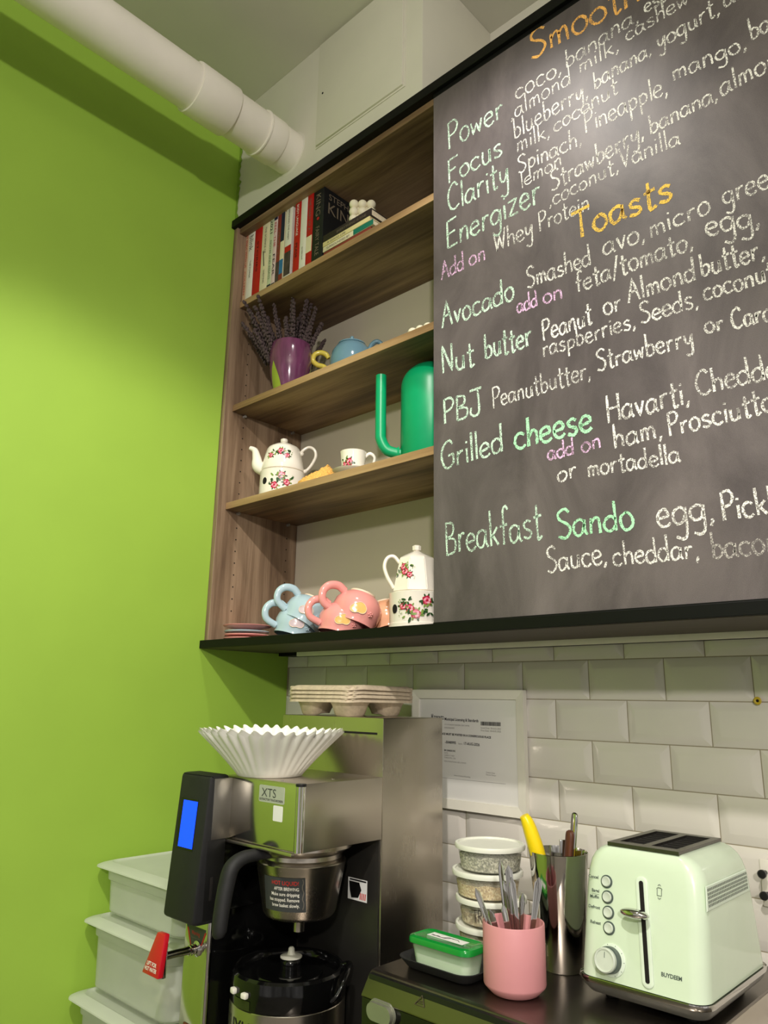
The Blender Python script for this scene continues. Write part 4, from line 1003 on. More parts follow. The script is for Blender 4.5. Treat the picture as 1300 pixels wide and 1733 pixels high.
# hot water tap
bm = bmesh.new(); lathe(bm, [(0.013, 0), (0.013, 0.003), (0.009, 0.006), (0.0075, 0.006)], 24, mtx=Matrix.Translation((0.402, -0.512, -0.599)) @ Matrix.Rotation(PI / 2, 4, 'X'), cap1=False)
tube(bm, [(0.402, -0.512, -0.599), (0.402, -0.55, -0.598), (0.402, -0.578, -0.598)], 0.0068, n=18)
for y in (-0.520, -0.526): lathe(bm, [(0.0068, 0), (0.0090, 0.001), (0.0090, 0.004), (0.0068, 0.005)], 20, mtx=Matrix.Translation((0.402, y, -0.599)) @ Matrix.Rotation(PI / 2, 4, 'X'), cap0=False, cap1=False)
lathe(bm, [(0.0080, -0.630), (0.0080, -0.578), (0.007, -0.575), (0, -0.575)], 22, c=(0.402, -0.5830, 0))
tap = link('hot_water_tap', bm, M['chrome'], br, world=True)
bm = bmesh.new()
hexa(bm, [(0.3950, -0.5935, -0.5580), (0.4200, -0.5935, -0.5580), (0.4200, -0.5830, -0.5580), (0.3950, -0.5830, -0.5580)][::-1],
     [(0.3740, -0.6050, -0.6230), (0.4260, -0.6050, -0.6230), (0.4260, -0.5935, -0.6230), (0.3740, -0.5935, -0.6230)][::-1], bev=0.0022)
lev = link('tap_lever', bm, REDP, tap, world=True)
lf = frame((0.4010, -0.6026, -0.6080), (1, 0, 0), (0, 0.177, 1))
for s, dy in (('LIFT FOR', 0.0), ('HOT WATER', -0.0080)):
    link('lever_lettering', text_bm(s, 0.0085, lf @ Matrix.Translation((0, dy, 0.0010)), align='CENTER', width=0.030 if 'L' in s else 0.037, bold=0.0002), INK['white'], lev, smooth=False, world=True)
# warning label on the column
bm = bmesh.new(); plate_on(bm, [(0.3625, -0.5655), (0.4245, -0.5655), (0.4080, -0.6035), (0.3800, -0.6035)], -0.5119); wl = link('warning_label', bm, LABEL, co, world=True)
bm = bmesh.new()
for a, c in (((0.3655, -0.5700), (0.3815, -0.6015)), ((0.4215, -0.5700), (0.4070, -0.6015))): plate_on(bm, [(a[0], a[1]), (a[0] + 0.004, a[1]), (c[0] + 0.0016, c[1]), (c[0], c[1])], -0.5124, 0.0003)
link('red_stripe', bm, INK_R, wl, world=True)
wtext('label_lettering', 'Warning', 0.0095, (0.3935, -0.5129, -0.5790), wl, INK_R, width=0.026, align='CENTER')
for i, s in enumerate(('Dispenses very', 'hot water', 'with care')): wtext('label_lettering', s, 0.0048, (0.3935, -0.5129, -0.5850 - 0.0052 * i), wl, INK['grey'], align='CENTER')
# small photo sticker on the black splash panel
bm = bmesh.new(); plate_on(bm, [(0.5705, -0.4840), (0.6200, -0.4840), (0.6200, -0.5210), (0.5705, -0.5210)], -0.3026); ps = link('picture_sticker', bm, STK, br, world=True)
bm = bmesh.new(); plate_on(bm, [(0.5735, -0.4900), (0.6000, -0.4900), (0.6060, -0.5020), (0.5980, -0.5160), (0.5800, -0.5180), (0.5760, -0.5060)], -0.3034, 0.0003); plate_on(bm, [(0.575, -0.4855), (0.618, -0.4855), (0.618, -0.4880), (0.575, -0.4880)], -0.3034, 0.0002); link('sticker_picture', bm, M['black'], ps, world=True)
bm = bmesh.new()
for i in range(4): plate_on(bm, [(0.603 + 0.0042 * i, -0.507), (0.605 + 0.0042 * i, -0.507), (0.6040 + 0.0042 * i, -0.518), (0.602 + 0.0042 * i, -0.518)], -0.3034, 0.0003)
link('sticker_stripes', bm, INK_R, ps, world=True)
wbox('brass_medallion', mat('dark red badge', (96, 40, 24), 0.4), co, (0.374, 0.394, -0.5135, -0.5115, -0.742, -0.722), bev=0.0008)

# brew basket hanging under the head
def wrap(bm, rf, a0, c):
    for v in bm.verts:
        r = rf(v.co.z) + v.co.y; a = a0 + v.co.x / rf(v.co.z)
        v.co = (c[0] + r * math.cos(a), c[1] + r * math.sin(a), v.co.z + c[2])
    return bm
KX, KY = 0.548, -0.402
bk = thing('brew_basket', 'steel cone brew basket with black handle hanging under the brewer head', 'brew basket', (KX, KY, -0.536))
bm = bmesh.new(); lathe(bm, [(0, -0.5360), (0.050, -0.5360), (0.0600, -0.5335), (0.0650, -0.5270), (0.0800, -0.4490), (0.0815, -0.4440), (0.0800, -0.4410), (0.0740, -0.4370), (0.0735, -0.4300), (0.0900, -0.4200), (0.0930, -0.4180), (0.0930, -0.4105)], 72, c=(KX, KY, 0)); link('basket_cone', bm, M['steel_v'], bk, world=True)
bm = bmesh.new(); lathe(bm, [(0.012, -0.5362), (0.0105, -0.545), (0.0105, -0.562), (0, -0.562)], 24, c=(KX, KY, 0)); link('drip_nozzle', bm, M['steel_v'], bk, world=True)
bm = bmesh.new(); tube(bm, [(0.545, -0.462, -0.4250), (0.543, -0.500, -0.4250), (0.540, -0.528, -0.4275), (0.537, -0.548, -0.4400), (0.536, -0.556, -0.4650), (0.536, -0.562, -0.500), (0.536, -0.565, -0.534), (0.536, -0.563, -0.543)], [0.010, 0.011, 0.0125, 0.0145, 0.0150, 0.0145, 0.0135, 0.009], n=20, smooth=8, flat=0.9); link('basket_handle', bm, M['black_matte'], bk, world=True, angle=2)
rk = lambda z: 0.0650 + (z + 0.5270) * 0.015 / 0.078 + 0.0004
LA = -1.06
def sub(bm, n=10):
    bmesh.ops.subdivide_edges(bm, edges=bm.edges[:], cuts=n, use_grid_fill=True); return bm
bm = bmesh.new(); V = [bm.verts.new((x, 0.0002, z)) for x, z in ((-0.047, -0.5160), (0.0345, -0.5160), (0.0345, -0.4600), (-0.047, -0.4600))]; bm.faces.new(V); sub(bm, 14)
lb = link('hot_label', wrap(bm, rk, LA, (KX, KY, 0)), LABEL, bk, world=True)
for s, sz, z, m, wd_ in (('HOT LIQUID!', 0.0095, -0.4720, INK_R, 0.050), ('AFTER BREWING', 0.0076, -0.4810, INK['white'], 0.046), ('Make sure dripping', 0.0080, -0.4900, INK['white'], 0.052), ('has stopped. Remove', 0.0080, -0.4990, INK['white'], 0.056), ('brew basket slowly.', 0.0080, -0.5080, INK['white'], 0.051)):
    bm = text_bm(s, sz, frame((0.0235, 0.0005, z), (1, 0, 0), (0, 0, 1)), align='RIGHT', bold=0.00008, width=wd_)
    link('label_lettering', wrap(bm, rk, LA, (KX, KY, 0)), m, lb, smooth=False, world=True)
bm = bmesh.new(); tube(bm, [(0.030 + 0.0012 * math.sin(i * 1.9), 0.0006, -0.462 - 0.0055 * i) for i in range(10)], 0.0009, n=6, smooth=4); link('label_scroll', wrap(bm, rk, LA, (KX, KY, 0)), INK['grey'], lb, world=True)

# thermal server under the basket
SX, SY = 0.5400, -0.4140
sv = thing('thermal_server', 'steel thermal coffee server with glossy black top standing under the brew basket', 'coffee server', (SX, SY, CT + 0.0502))
bm = bmesh.new(); lathe(bm, [(0.090, CT + 0.0502), (0.099, CT + 0.056), (0.1000, CT + 0.09), (0.1000, -0.6620), (0.0985, -0.6605)], 80, c=(SX, SY, 0)); sb = link('server_body', bm, M['steel_v'], sv, world=True)
bm = bmesh.new(); lathe(bm, [(0.0990, -0.6610), (0.1010, -0.6570), (0.1000, -0.6300), (0.0985, -0.6180), (0.0945, -0.6140), (0.0900, -0.6140), (0.0860, -0.6180), (0.0845, -0.6260), (0.0600, -0.6280), (0.0580, -0.6250), (0.0400, -0.6235), (0.0280, -0.6260), (0, -0.6265)], 80, c=(SX, SY, 0)); sl = link('server_lid', bm, M['black_gloss'], sv, world=True)
bm = bmesh.new(); lathe(bm, [(0.0190, -0.6265), (0.0195, -0.6170), (0.0170, -0.6125), (0, -0.6120)], 32, c=(0.5250, -0.397, 0)); link('plug_base', bm, M['black_gloss'], sl, world=True)
bm = bmesh.new(); lathe(bm, [(0.0120, -0.6120), (0.0195, -0.6100), (0.0195, -0.6080), (0.0080, -0.6050), (0.0058, -0.6010), (0.0055, -0.5960), (0.0035, -0.5935), (0, -0.5930)], 32, c=(0.5250, -0.397, 0)); link('plug', bm, mat('grey white plastic', (196, 194, 180), 0.4), sl, world=True)
bm = bmesh.new(); tube(bm, [(SX + 0.062, SY + 0.068, -0.6170), (SX + 0.078, SY + 0.072, -0.6120), (SX + 0.092, SY + 0.056, -0.6140), (SX + 0.1035, SY + 0.034, -0.6260), (SX + 0.1055, SY + 0.020, -0.6420), (SX + 0.098, SY + 0.010, -0.6520)], 0.0050, n=14); link('carry_handle', bm, M['black_gloss'], sl, world=True)
CW = mat('white plastic button', (224, 220, 208), 0.4)
rs = lambda z: 0.1006
for u in (-0.0170, 0.0150):
    bm = bmesh.new(); box(bm, u - 0.0062, u + 0.0062, -0.002, 0.007, -0.6420, -0.6330, bev=0.0025); link('server_button', wrap(bm, rs, -1.62, (SX, SY, 0)), CW, sl, world=True)
bm = bmesh.new(); V = [bm.verts.new((x, 0.0008, z)) for x, z in ((-0.021, -0.6590), (0.021, -0.6590), (0.021, -0.6450), (-0.021, -0.6450))]; bm.faces.new(V); sub(bm, 8); link('display_window', wrap(bm, rs, -1.58, (SX, SY, 0)), mat('dark display window', (40, 46, 22), 0.15), sl, world=True)
bm = text_bm('LUXUS', 0.034, frame((-0.030, 0.0006, -0.7000), (1, 0, 0), (0, 0, 1)), width=0.085); link('server_lettering', wrap(bm, lambda z: 0.1001, -1.80, (SX, SY, 0)), INK['black'], sb, smooth=False, world=True)

# fluted paper filters, nested in one another on the brewer head
FILT = mat('white filter paper', (240, 238, 230), 0.85, var=0.02, sss=0.15)
NP = 38
def filt(label, z, s, tw_):
    t = thing('coffee_filter', label, 'coffee filter', (0.4975, -0.4445, z), (0, 0, tw_), 'fluted paper filters on the brewer')
    rr = random.Random(int(z * 1e5)); ph = [rr.uniform(-.35, .35) for _ in range(NP)]; am = [rr.uniform(.7, 1.25) for _ in range(NP)]
    def md(r, zz, a, k):
        f = max(0.0, (zz - 0.004) / 0.072); i = int(a / (2 * PI) * NP) % NP
        w = math.sin(NP * a + 0.4 * f * math.sin(3 * a)) ; w = math.copysign(abs(w) ** 0.8, w)
        return (r * (1 + 0.052 * f * w * am[i] + 0.010 * f * math.sin(2 * a + 1)), zz + 0.0035 * f * f * w + 0.002 * f * math.sin(3 * a))
    pr = [(0, 0), (0.058, 0.0), (0.0605, 0.0012), (0.066, 0.008), (0.080, 0.024), (0.096, 0.041), (0.112, 0.057), (0.1275, 0.0725), (0.1300, 0.0755)]
    bm = bmesh.new(); lathe(bm, [(r * s, q) for r, q in pr], NP * 8, mod=md, cap1=False)
    bmesh.ops.remove_doubles(bm, verts=bm.verts[:], dist=1e-6)
    t0 = link('fluted_wall', bm, FILT, t, angle=1.4); return t
for i, lb_ in enumerate(('outermost white fluted coffee filter, resting on the brewer head', 'second white fluted filter nested just inside the outermost one', 'third white fluted filter nested inside the other two', 'innermost white fluted filter of the nested stack')):
    filt(lb_, -0.3006 + 0.0022 * i, 1.0 - 0.002 * i, 0.015 * i)

# pulp cup carriers stacked on the tower
PULP = mat('grey beige moulded pulp', (188, 172, 148), 0.95, var=0.14, scale=90, bump=0.5)
def carrier(label, z, rz, dx):
    t = thing('cup_carrier', label, 'cup carrier', (0.468 + dx, -0.207, z), (0, 0, rz), 'pulp cup carriers on the brewer tower')
    rr = random.Random(int(abs(z) * 1e5))
    W = 0.104; n = 15
    def ring(d, zz, rad, wv=0.0):
        pts = rrect(-W + d, W - d, -W + d, W - d, rad, n)
        return [(x, y, zz + wv * math.sin(9 * math.atan2(y, x)) + wv * 0.7 * math.sin(4 * math.atan2(y, x) + z * 900)) for x, y in pts]
    bm = bmesh.new()
    loft(bm, [ring(0.010, 0.0325, 0.03, .0006), ring(0.002, 0.0300, 0.034, .0009), ring(0.0, 0.0285, 0.034, .0009), ring(0.0003, 0.0312, 0.034, .001), ring(0.003, 0.0352, 0.033, .001), ring(0.010, 0.0385, 0.03, .0008), ring(0.020, 0.0388, 0.025, .0005)], cap0=False, cap1=False)
    link('rim', bm, PULP, t)
    bm = bmesh.new()
    # deck with four wells, drawn as one skin: open rings joined to a flat web
    for sx in (-1, 1):
        for sy in (-1, 1):
            cx, cy = sx * 0.052, sy * 0.052
            def md(r, zz, a, k, sx=sx, sy=sy):
                inw = math.cos(a - math.atan2(-sy, -sx))
                return (r * (1 + 0.04 * math.cos(4 * (a - PI / 4))), zz + (0.008 * max(0, inw) if 0 < k < 3 else 0))
            lathe(bm, [(0, 0.0008), (0.026, 0.0), (0.0295, 0.003), (0.036, 0.022), (0.0425, 0.0325), (0.046, 0.0362), (0.0405, 0.0340), (0.034, 0.022), (0.027, 0.0045), (0, 0.0025)], 40, c=(cx, cy, 0), mod=md)
    link('cup_wells', bm, PULP, t)
    bm = bmesh.new(); box(bm, -0.092, 0.092, -0.009, 0.009, 0.026, 0.036, bev=0.004); box(bm, -0.009, 0.009, -0.092, 0.092, 0.0262, 0.0362, bev=0.004)
    for sx in (-1, 1):
        box(bm, sx * 0.0915 - 0.008, sx * 0.0915 + 0.008, -0.09, 0.09, 0.0300, 0.0365, bev=0.003); box(bm, -0.09, 0.09, sx * 0.0915 - 0.008, sx * 0.0915 + 0.008, 0.0302, 0.0367, bev=0.003)
    link('web', bm, PULP, t)
for i, lb_ in enumerate(('lowest beige pulp cup carrier, its four wells standing on the steel tower', 'second pulp cup carrier from the bottom of the stack', 'third pulp cup carrier from the bottom, just under the top one', 'topmost beige pulp cup carrier of the stack')):
    carrier(lb_, -0.1942 + 0.0078 * i, 0.012 * (i - 1.5), 0.0012 * (i % 2))

# ================================================================== picture frame with the licence
FRM = mat('white frame moulding', (226, 222, 208), 0.45, var=0.02)
pf = thing('picture_frame', 'white framed licence certificate hanging on the tiles behind the brewer', 'picture frame', (0.630, -0.005, -0.388))
FX0, FX1, FZ0, FZ1 = 0.478, 0.7830, -0.3870, -0.1360
bm = bmesh.new()
def mitre(a, b_, c, d):
    # one side of the moulding: outer edge a-b, inner edge d-c, bevelled towards the sheet
    hexa(bm, [(x, -0.0050, z) for x, z in (a, b_, c, d)], [(a[0], -0.0185, a[1]), (b_[0], -0.0185, b_[1]), (c[0], -0.0155, c[1]), (d[0], -0.0155, d[1])])
m_ = 0.0195
O = [(FX0, FZ0), (FX1, FZ0), (FX1, FZ1), (FX0, FZ1)]; I = [(FX0 + m_, FZ0 + m_), (FX1 - m_, FZ0 + m_), (FX1 - m_, FZ1 - m_), (FX0 + m_, FZ1 - m_)]
for i in range(4): j = (i + 1) % 4; mitre(O[i], O[j], I[j], I[i])
link('moulding', bm, FRM, pf, smooth=False, world=True)
sh = wbox('certificate', mat('licence paper', (222, 220, 214), 0.35, var=0.01, coat=0.3), pf, (FX0 + m_ - 0.001, FX1 - m_ + 0.001, -0.0115, -0.0060, FZ0 + m_ - 0.001, FZ1 - m_ + 0.001), bev=0)
def ltx(s, x0, z0, x1, z1, size, m=INK['black'], bold=0.0):
    wtext('certificate_lettering', s, size, (x0, -0.0118, z0), sh, m, width=x1 - x0, xd=(x1 - x0, 0, z1 - z0), yd=(-(z1 - z0), 0, x1 - x0), bold=bold)
ltx('TORONTO', 0.5400, -0.2010, 0.5690, -0.2012, 0.0105, bold=0.0003)
bm = bmesh.new()
for x, h in ((0.5325, .012), (0.5345, .009), (0.5365, .0125)): box(bm, x, x + 0.0012, -0.0118, -0.0112, -0.202, -0.202 + h)
link('crest_bars', bm, INK['black'], sh, world=True)
ltx('Municipal Licensing & Standards', 0.5707, -0.2025, 0.6641, -0.2040, 0.0085, bold=0.0002)
ltx('CITY OF TORONTO MUNICIPAL CODE CHAPTER', 0.5707, -0.2130, 0.6397, -0.2140, 0.0042, INK['grey']); ltx('EATING ESTABLISHMENT', 0.5707, -0.2200, 0.5990, -0.2203, 0.0042, INK['grey'])
ltx('LICENCE MUST BE POSTED IN A CONSPICUOUS PLACE', 0.5500, -0.2335, 0.6964, -0.2365, 0.0060, bold=0.00025)
ltx('-5048995', 0.5718, -0.2520, 0.6026, -0.2525, 0.0080, bold=0.0002); ltx('Expires', 0.6090, -0.2525, 0.6200, -0.2527, 0.0050, INK['grey']); ltx('17-AUG-2026', 0.6236, -0.2525, 0.6653, -0.2535, 0.0080, bold=0.0002)
ltx('EN CANADA INC', 0.5696, -0.2685, 0.6012, -0.2690, 0.0052, bold=0.0002)
for s, z, x1 in (('SUITE', -0.2737, .5798), ('QUEEN ST WEST', -0.2787, .5984), ('TORONTO, ON', -0.2837, .6010), ('FOR CONDITIONS SEE LICENCE', -0.2915, .6296)): ltx(s, 0.5696, z, x1, z - 0.0006, 0.0042, INK['grey'])
ltx('Issued Date: 18-AUG-2025', 0.6702, -0.2170, 0.7219, -0.2178, 0.0050, INK['grey']); ltx('Print Date: 18-AUG-2025', 0.6702, -0.2225, 0.7219, -0.2233, 0.0050, INK['grey'])
ltx('www.toronto.ca/licensing', 0.5968, -0.3192, 0.6407, -0.3198, 0.0044, INK['grey']); ltx('Carleton Grant', 0.6821, -0.3070, 0.7050, -0.3074, 0.0044, INK['grey']); ltx('Executive Director', 0.6821, -0.3115, 0.7075, -0.3119, 0.0044, INK['grey'])
bm = bmesh.new(); rb = random.Random(2); x = 0.6704
while x < 0.7215:
    w_ = rb.choice((0.0006, 0.0010, 0.0014)); box(bm, x, x + w_, -0.0118, -0.0112, -0.2105, -0.2025); x += w_ + rb.choice((0.0005, 0.0008))
link('barcode_print', bm, INK['black'], sh, world=True)
bm = bmesh.new(); box(bm, 0.545, 0.7310, -0.0117, -0.0112, -0.3255, -0.3250); link('fold_line', bm, INK['grey'], sh, world=True)

# brass wall plug, outlet plate with two dark knobs
wp = thing('wall_plug', 'small yellow screw plug in the tile joint under the ledge', 'wall plug', (1.2363, -0.005, -0.152))
bm = bmesh.new(); lathe(bm, [(0.0022, 0), (0.0062, 0), (0.0066, 0.0012), (0.0050, 0.0022), (0.0026, 0.0014), (0.0022, -0.002)], 24, mtx=Matrix.Translation((1.2363, -0.0045, -0.152)) @ Matrix.Rotation(PI / 2, 4, 'X'), cap0=False, cap1=False); link('plug_collar', bm, mat('yellow plastic plug', (186, 160, 40), 0.5), wp, world=True)
bm = bmesh.new(); lathe(bm, [(0, 0.0008), (0.0025, 0.0008)], 16, mtx=Matrix.Translation((1.2363, -0.0045, -0.152)) @ Matrix.Rotation(PI / 2, 4, 'X'), cap1=False); link('plug_hole', bm, M['hole'], wp, world=True)
op = thing('wall_bracket', 'small white hook plate with two dark pegs on the tiles right of the toaster', 'wall hook', (1.225, -0.0046, -0.445))
wbox('hook_plate', M['white_trim'], op, (1.2145, 1.2420, -0.0085, -0.0047, -0.470, -0.400), bev=0.0015)
for z in (-0.4193, -0.4509):
    bm = bmesh.new(); lathe(bm, [(0.0035, 0), (0.0035, 0.012), (0.0062, 0.013), (0.0066, 0.019), (0.005, 0.021), (0, 0.0215)], 20, mtx=Matrix.Translation((1.2225, -0.0086, z)) @ Matrix.Rotation(PI / 2, 4, 'X')); link('peg', bm, M['black'], op, world=True)

# ================================================================== translucent food boxes by the green wall
PP = bpy.data.materials.new('translucent polypropylene'); PP.use_nodes = True
def frosted(m, rgb, mixf, rough=0.45):
    nt = m.node_tree; out = nt.nodes['Material Output']; p = nt.nodes['Principled BSDF']
    p.inputs['Base Color'].default_value = lin(rgb); p.inputs['Roughness'].default_value = rough
    tr = nt.nodes.new('ShaderNodeBsdfTranslucent'); tr.inputs['Color'].default_value = lin(rgb)
    tp_ = nt.nodes.new('ShaderNodeBsdfTransparent')
    tc = nt.nodes.new('ShaderNodeTexCoord'); nz = nt.nodes.new('ShaderNodeTexNoise'); nz.inputs['Scale'].default_value = 9
    nt.links.new(tc.outputs['Object'], nz.inputs['Vector'])
    mr = nt.nodes.new('ShaderNodeMapRange'); mr.inputs['To Min'].default_value = mixf - 0.08; mr.inputs['To Max'].default_value = mixf + 0.08
    nt.links.new(nz.outputs['Fac'], mr.inputs['Value'])
    a = nt.nodes.new('ShaderNodeMixShader'); a.inputs[0].default_value = 0.4
    b_ = nt.nodes.new('ShaderNodeMixShader')
    nt.links.new(p.outputs[0], a.inputs[1]); nt.links.new(tr.outputs[0], a.inputs[2])
    nt.links.new(mr.outputs['Result'], b_.inputs[0]); nt.links.new(a.outputs[0], b_.inputs[1]); nt.links.new(tp_.outputs[0], b_.inputs[2])
    nt.links.new(b_.outputs[0], out.inputs['Surface'])
frosted(PP, (232, 236, 224), 0.42, 0.3)
PPL = bpy.data.materials.new('frosted lid plastic'); PPL.use_nodes = True; frosted(PPL, (238, 242, 230), 0.22, 0.3)
def food_box(label, zt, h, fy, x0=0.012, x1=0.352, d=0.275):
    zb = zt - h
    t = thing('food_storage_box', label, 'storage box', ((x0 + x1) / 2, fy + d / 2, zb), (0, 0, 0), 'translucent food boxes by the green wall')
    lip = 0.018
    def rg(ins, z): return [(x, y, z) for x, y in rrect(x0 + lip + ins, x1 - lip - ins, fy + lip + ins, fy + d - lip - ins, 0.03)]
    bm = bmesh.new()
    zl = zt - 0.012
    loft(bm, [rg(0.012, zb), rg(0.006, zb + 0.006), rg(0.0035, zl - 0.024), rg(0.0, zl - 0.022), rg(-0.001, zl - 0.001), rg(-0.006, zl), rg(0.001, zl), rg(0.0015, zl - 0.021), rg(0.005, zl - 0.026), rg(0.008, zb + 0.008), rg(0.016, zb + 0.0025)])
    link('box_body', bm, PP, t, world=True)
    def rl_(ins, z): return [(x, y, z) for x, y in rrect(x0 + ins, x1 - ins, fy + ins, fy + d - ins, 0.026)]
    bm = bmesh.new()
    loft(bm, [rl_(0.016, zl + 0.0004), rl_(0.003, zl + 0.0004), rl_(0.0, zl + 0.002), rl_(0.0006, zl + 0.0045), rl_(0.006, zl + 0.0075), rl_(0.018, zl + 0.011), rl_(0.023, zl + 0.012), rl_(0.027, zl + 0.0085), rl_(0.032, zl + 0.0075)])
    link('box_lid', bm, PPL, t, world=True); return t
food_box('lowest translucent storage box with a white lid, cut by the photo edge', -0.7500, 0.1395, -0.5600)
food_box('middle translucent storage box of the stack beside the green wall', -0.6105, 0.1335, -0.5430)
food_box('topmost translucent storage box of the stack beside the green wall', -0.5060, 0.1000, -0.5270)
for i, (lb_, c_, r_) in enumerate((('pale bundle lying in the middle translucent box', (0.17, -0.43, -0.738), 0.035), ('pale wrapped pouch lying in the middle translucent box', (0.26, -0.45, -0.738), 0.03))):
    o = thing('wrapped_pouch', lb_, 'pouch', c_, (0, 0, 0.4 + i), None)
    bm = bmesh.new(); sphere(bm, (0, 0, 0.018), r_, scale=(1.6, 0.8, 0.5), seg=24, rings=14)
    for v in bm.verts: v.co.z += 0.003 * math.sin(v.co.x * 160) * math.cos(v.co.y * 140)
    link('pouch_skin', bm, mat('pale cream wrap', (222, 212, 184), 0.7, var=0.1), o, angle=3)

# ================================================================== countertop oven
OX0, OX1, OT = 0.8000, 1.2500, -0.5500
ov = thing('countertop_oven', 'black fronted oven with dull steel top carrying the toaster and utensils', 'oven', (1.025, -0.25, CT))
bm = bmesh.new(); prism_x(bm, [(-0.485, CT + 0.018), (-0.030, CT + 0.018), (-0.030, OT - 0.003), (-0.485, OT - 0.003)], OX0 + 0.002, OX1 - 0.002, bev=0.002); link('oven_body', bm, M['black'], ov, world=True)
bm = bmesh.new()
prism_x(bm, [(-0.028, OT - 0.012), (-0.028, OT), (-0.470, OT), (-0.4765, OT - 0.0012), (-0.4815, OT - 0.0055), (-0.4975, OT - 0.0290), (-0.4975, OT - 0.0310), (-0.482, OT - 0.0310), (-0.470, OT - 0.012)], OX0, OX1, bev=0.0008); link('top_cover', bm, M['steel_dark'], ov, world=True)
wbox('side_panel', M['steel'], ov, (OX1 - 0.003, OX1 + 0.0005, -0.482, -0.030, CT + 0.018, OT - 0.004), bev=0.0005)
wbox('front_panel', M['black_gloss'], ov, (OX0, OX1, -0.4965, -0.484, CT + 0.018, OT - 0.0315), bev=0.002)
bm = bmesh.new()
for r_, y0, y1 in ((0.0144, -0.4968, -0.4995), (0.0124, -0.4990, -0.5060)):
    k = (0.0144 - r_)
    hexa(bm, [(x, y0, z) for x, z in rrect(0.8160 + k, 0.8680 - k, -0.6060 + k, -0.5770 - k, r_ * .98, 10)], [(x, y1, z) for x, z in rrect(0.8160 + k + .001, 0.8680 - k - .001, -0.6060 + k + .001, -0.5770 - k - .001, r_ * .9, 10)], bev=0)
link('oval_button', bm, mat('satin silver plastic', (150, 152, 134), 0.3, metal=0.6), ov, world=True)
bm = bmesh.new()
ft = frame((0.9060, -0.4905, -0.5690), (1, 0, 0), (0, 0.55, 1))
for a, c in (((-.0085, 0), (.0085, 0)), ((.0085, 0), (0, .0125)), ((0, .0125), (-.0085, 0)), ((-.004, .003), (.004, .003)), ((-.003, .005), (.003, .0055))):
    A = ft @ Vector((a[0], a[1], .0006)); B = ft @ Vector((c[0], c[1], .0006)); tube(bm, [A, B], 0.0005, n=6, smooth=0)
link('warning_triangle', bm, mat('etched brown mark', (70, 62, 44), 0.5), ov, world=True)
for x in (OX0 + 0.04, OX1 - 0.04):
    for y in (-0.44, -0.08):
        bm = bmesh.new(); lathe(bm, [(0.015, CT + 0.0004), (0.017, CT + 0.004), (0.017, CT + 0.019)], 20, c=(x, y, 0)); link('foot', bm, M['black'], ov, world=True)

# ================================================================== toaster
MINT = mat('mint green enamel', (206, 221, 196), 0.22, var=0.015, coat=0.5)
MINT2 = mat('pale mint plastic', (212, 225, 206), 0.35, var=0.02)
RING = mat('dark grey ring', (74, 86, 80), 0.4); BTN = mat('light grey button', (196, 204, 190), 0.35)
TCX, TCY = 1.1610, -0.2350
ts = thing('toaster', 'mint green two-slot toaster with chrome slot plate at the front right of the oven', 'toaster', (TCX, TCY, OT))
def sect(z, hx, y0, y1, r): return [(x, y, z) for x, y in rrect(TCX - hx, TCX + hx, y0, y1, r, 8)]
bm = bmesh.new()
rings = []
SEC = [(-0.5200, .0872, -.3525, -.1180, .022), (-0.4900, .0868, -.3468, -.1235, .022), (-0.4400, .0860, -.3368, -.1330, .022), (-0.4050, .0852, -.3298, -.1400, .022), (-0.3900, .0838, -.3268, -.1430, .022), (-0.3780, .0805, -.3243, -.1455, .021), (-0.3690, .0750, -.3215, -.1482, .019), (-0.3620, .0670, -.3180, -.1515, .016), (-0.3580, .0580, -.3140, -.1555, .012), (-0.3570, .0520, -.3100, -.1600, .009)]
loft(bm, [sect(*s) for s in SEC]); link('shell', bm, MINT, ts, world=True, angle=1.2)
bm = bmesh.new()
loft(bm, [sect(-.5215, .0900, -.3560, -.1145, .024), sect(-.5195, .0908, -.3568, -.1137, .024), sect(-.5235, .0912, -.3572, -.1133, .024), sect(-.5265, .0904, -.3560, -.1140, .024)]); link('chrome_rim', bm, M['chrome'], ts, world=True)
bm = bmesh.new()
loft(bm, [sect(-.5262, .0895, -.3550, -.1150, .024), sect(-.5330, .0870, -.3520, -.1180, .023), sect(-.5400, .0810, -.3450, -.1240, .020), sect(-.5410, .0700, -.3300, -.1400, .016)]); link('base_skirt', bm, mat('grey base plastic', (120, 118, 112), 0.35, metal=0.4), ts, world=True)
for x in (TCX - 0.055, TCX + 0.055):
    for y in (-0.318, -0.150):
        bm = bmesh.new(); lathe(bm, [(0.008, OT + 0.0003), (0.0095, OT + 0.003), (0.0095, -0.5405)], 18, c=(x, y, 0)); link('foot', bm, M['black_matte'], ts, world=True)
# slot plate with two long openings
SP0, SP1, SY0, SY1 = 1.1095, 1.2125, -0.3155, -0.1590
bm = bmesh.new()
xs = [SP0, SP0 + 0.010, SP0 + 0.046, SP1 - 0.046, SP1 - 0.010, SP1]; ys = [SY0, SY0 + 0.018, SY1 - 0.014, SY1]
zt, zb = -0.3525, -0.3572
for i in range(5):
    for j in range(3):
        if j == 1 and i in (1, 3): continue
        box(bm, xs[i], xs[i + 1], ys[j], ys[j + 1], zb, zt)
bmesh.ops.remove_doubles(bm, verts=bm.verts[:], dist=1e-5)
pl_ = link('slot_plate', bm, mat('dark chrome slot plate', (96, 92, 88), 0.22, metal=0.85, var=0.1), ts, world=True)
for i in (1, 3):
    bm = bmesh.new(); box(bm, xs[i], xs[i + 1], ys[1], ys[2], -0.3568, -0.3562)
    for q in range(7): box(bm, xs[i] + 0.004, xs[i + 1] - 0.004, ys[1] + 0.012 + 0.017 * q, ys[1] + 0.0135 + 0.017 * q, -0.3562, -0.3550)
    link('bread_slot', bm, M['hole'], pl_, world=True)
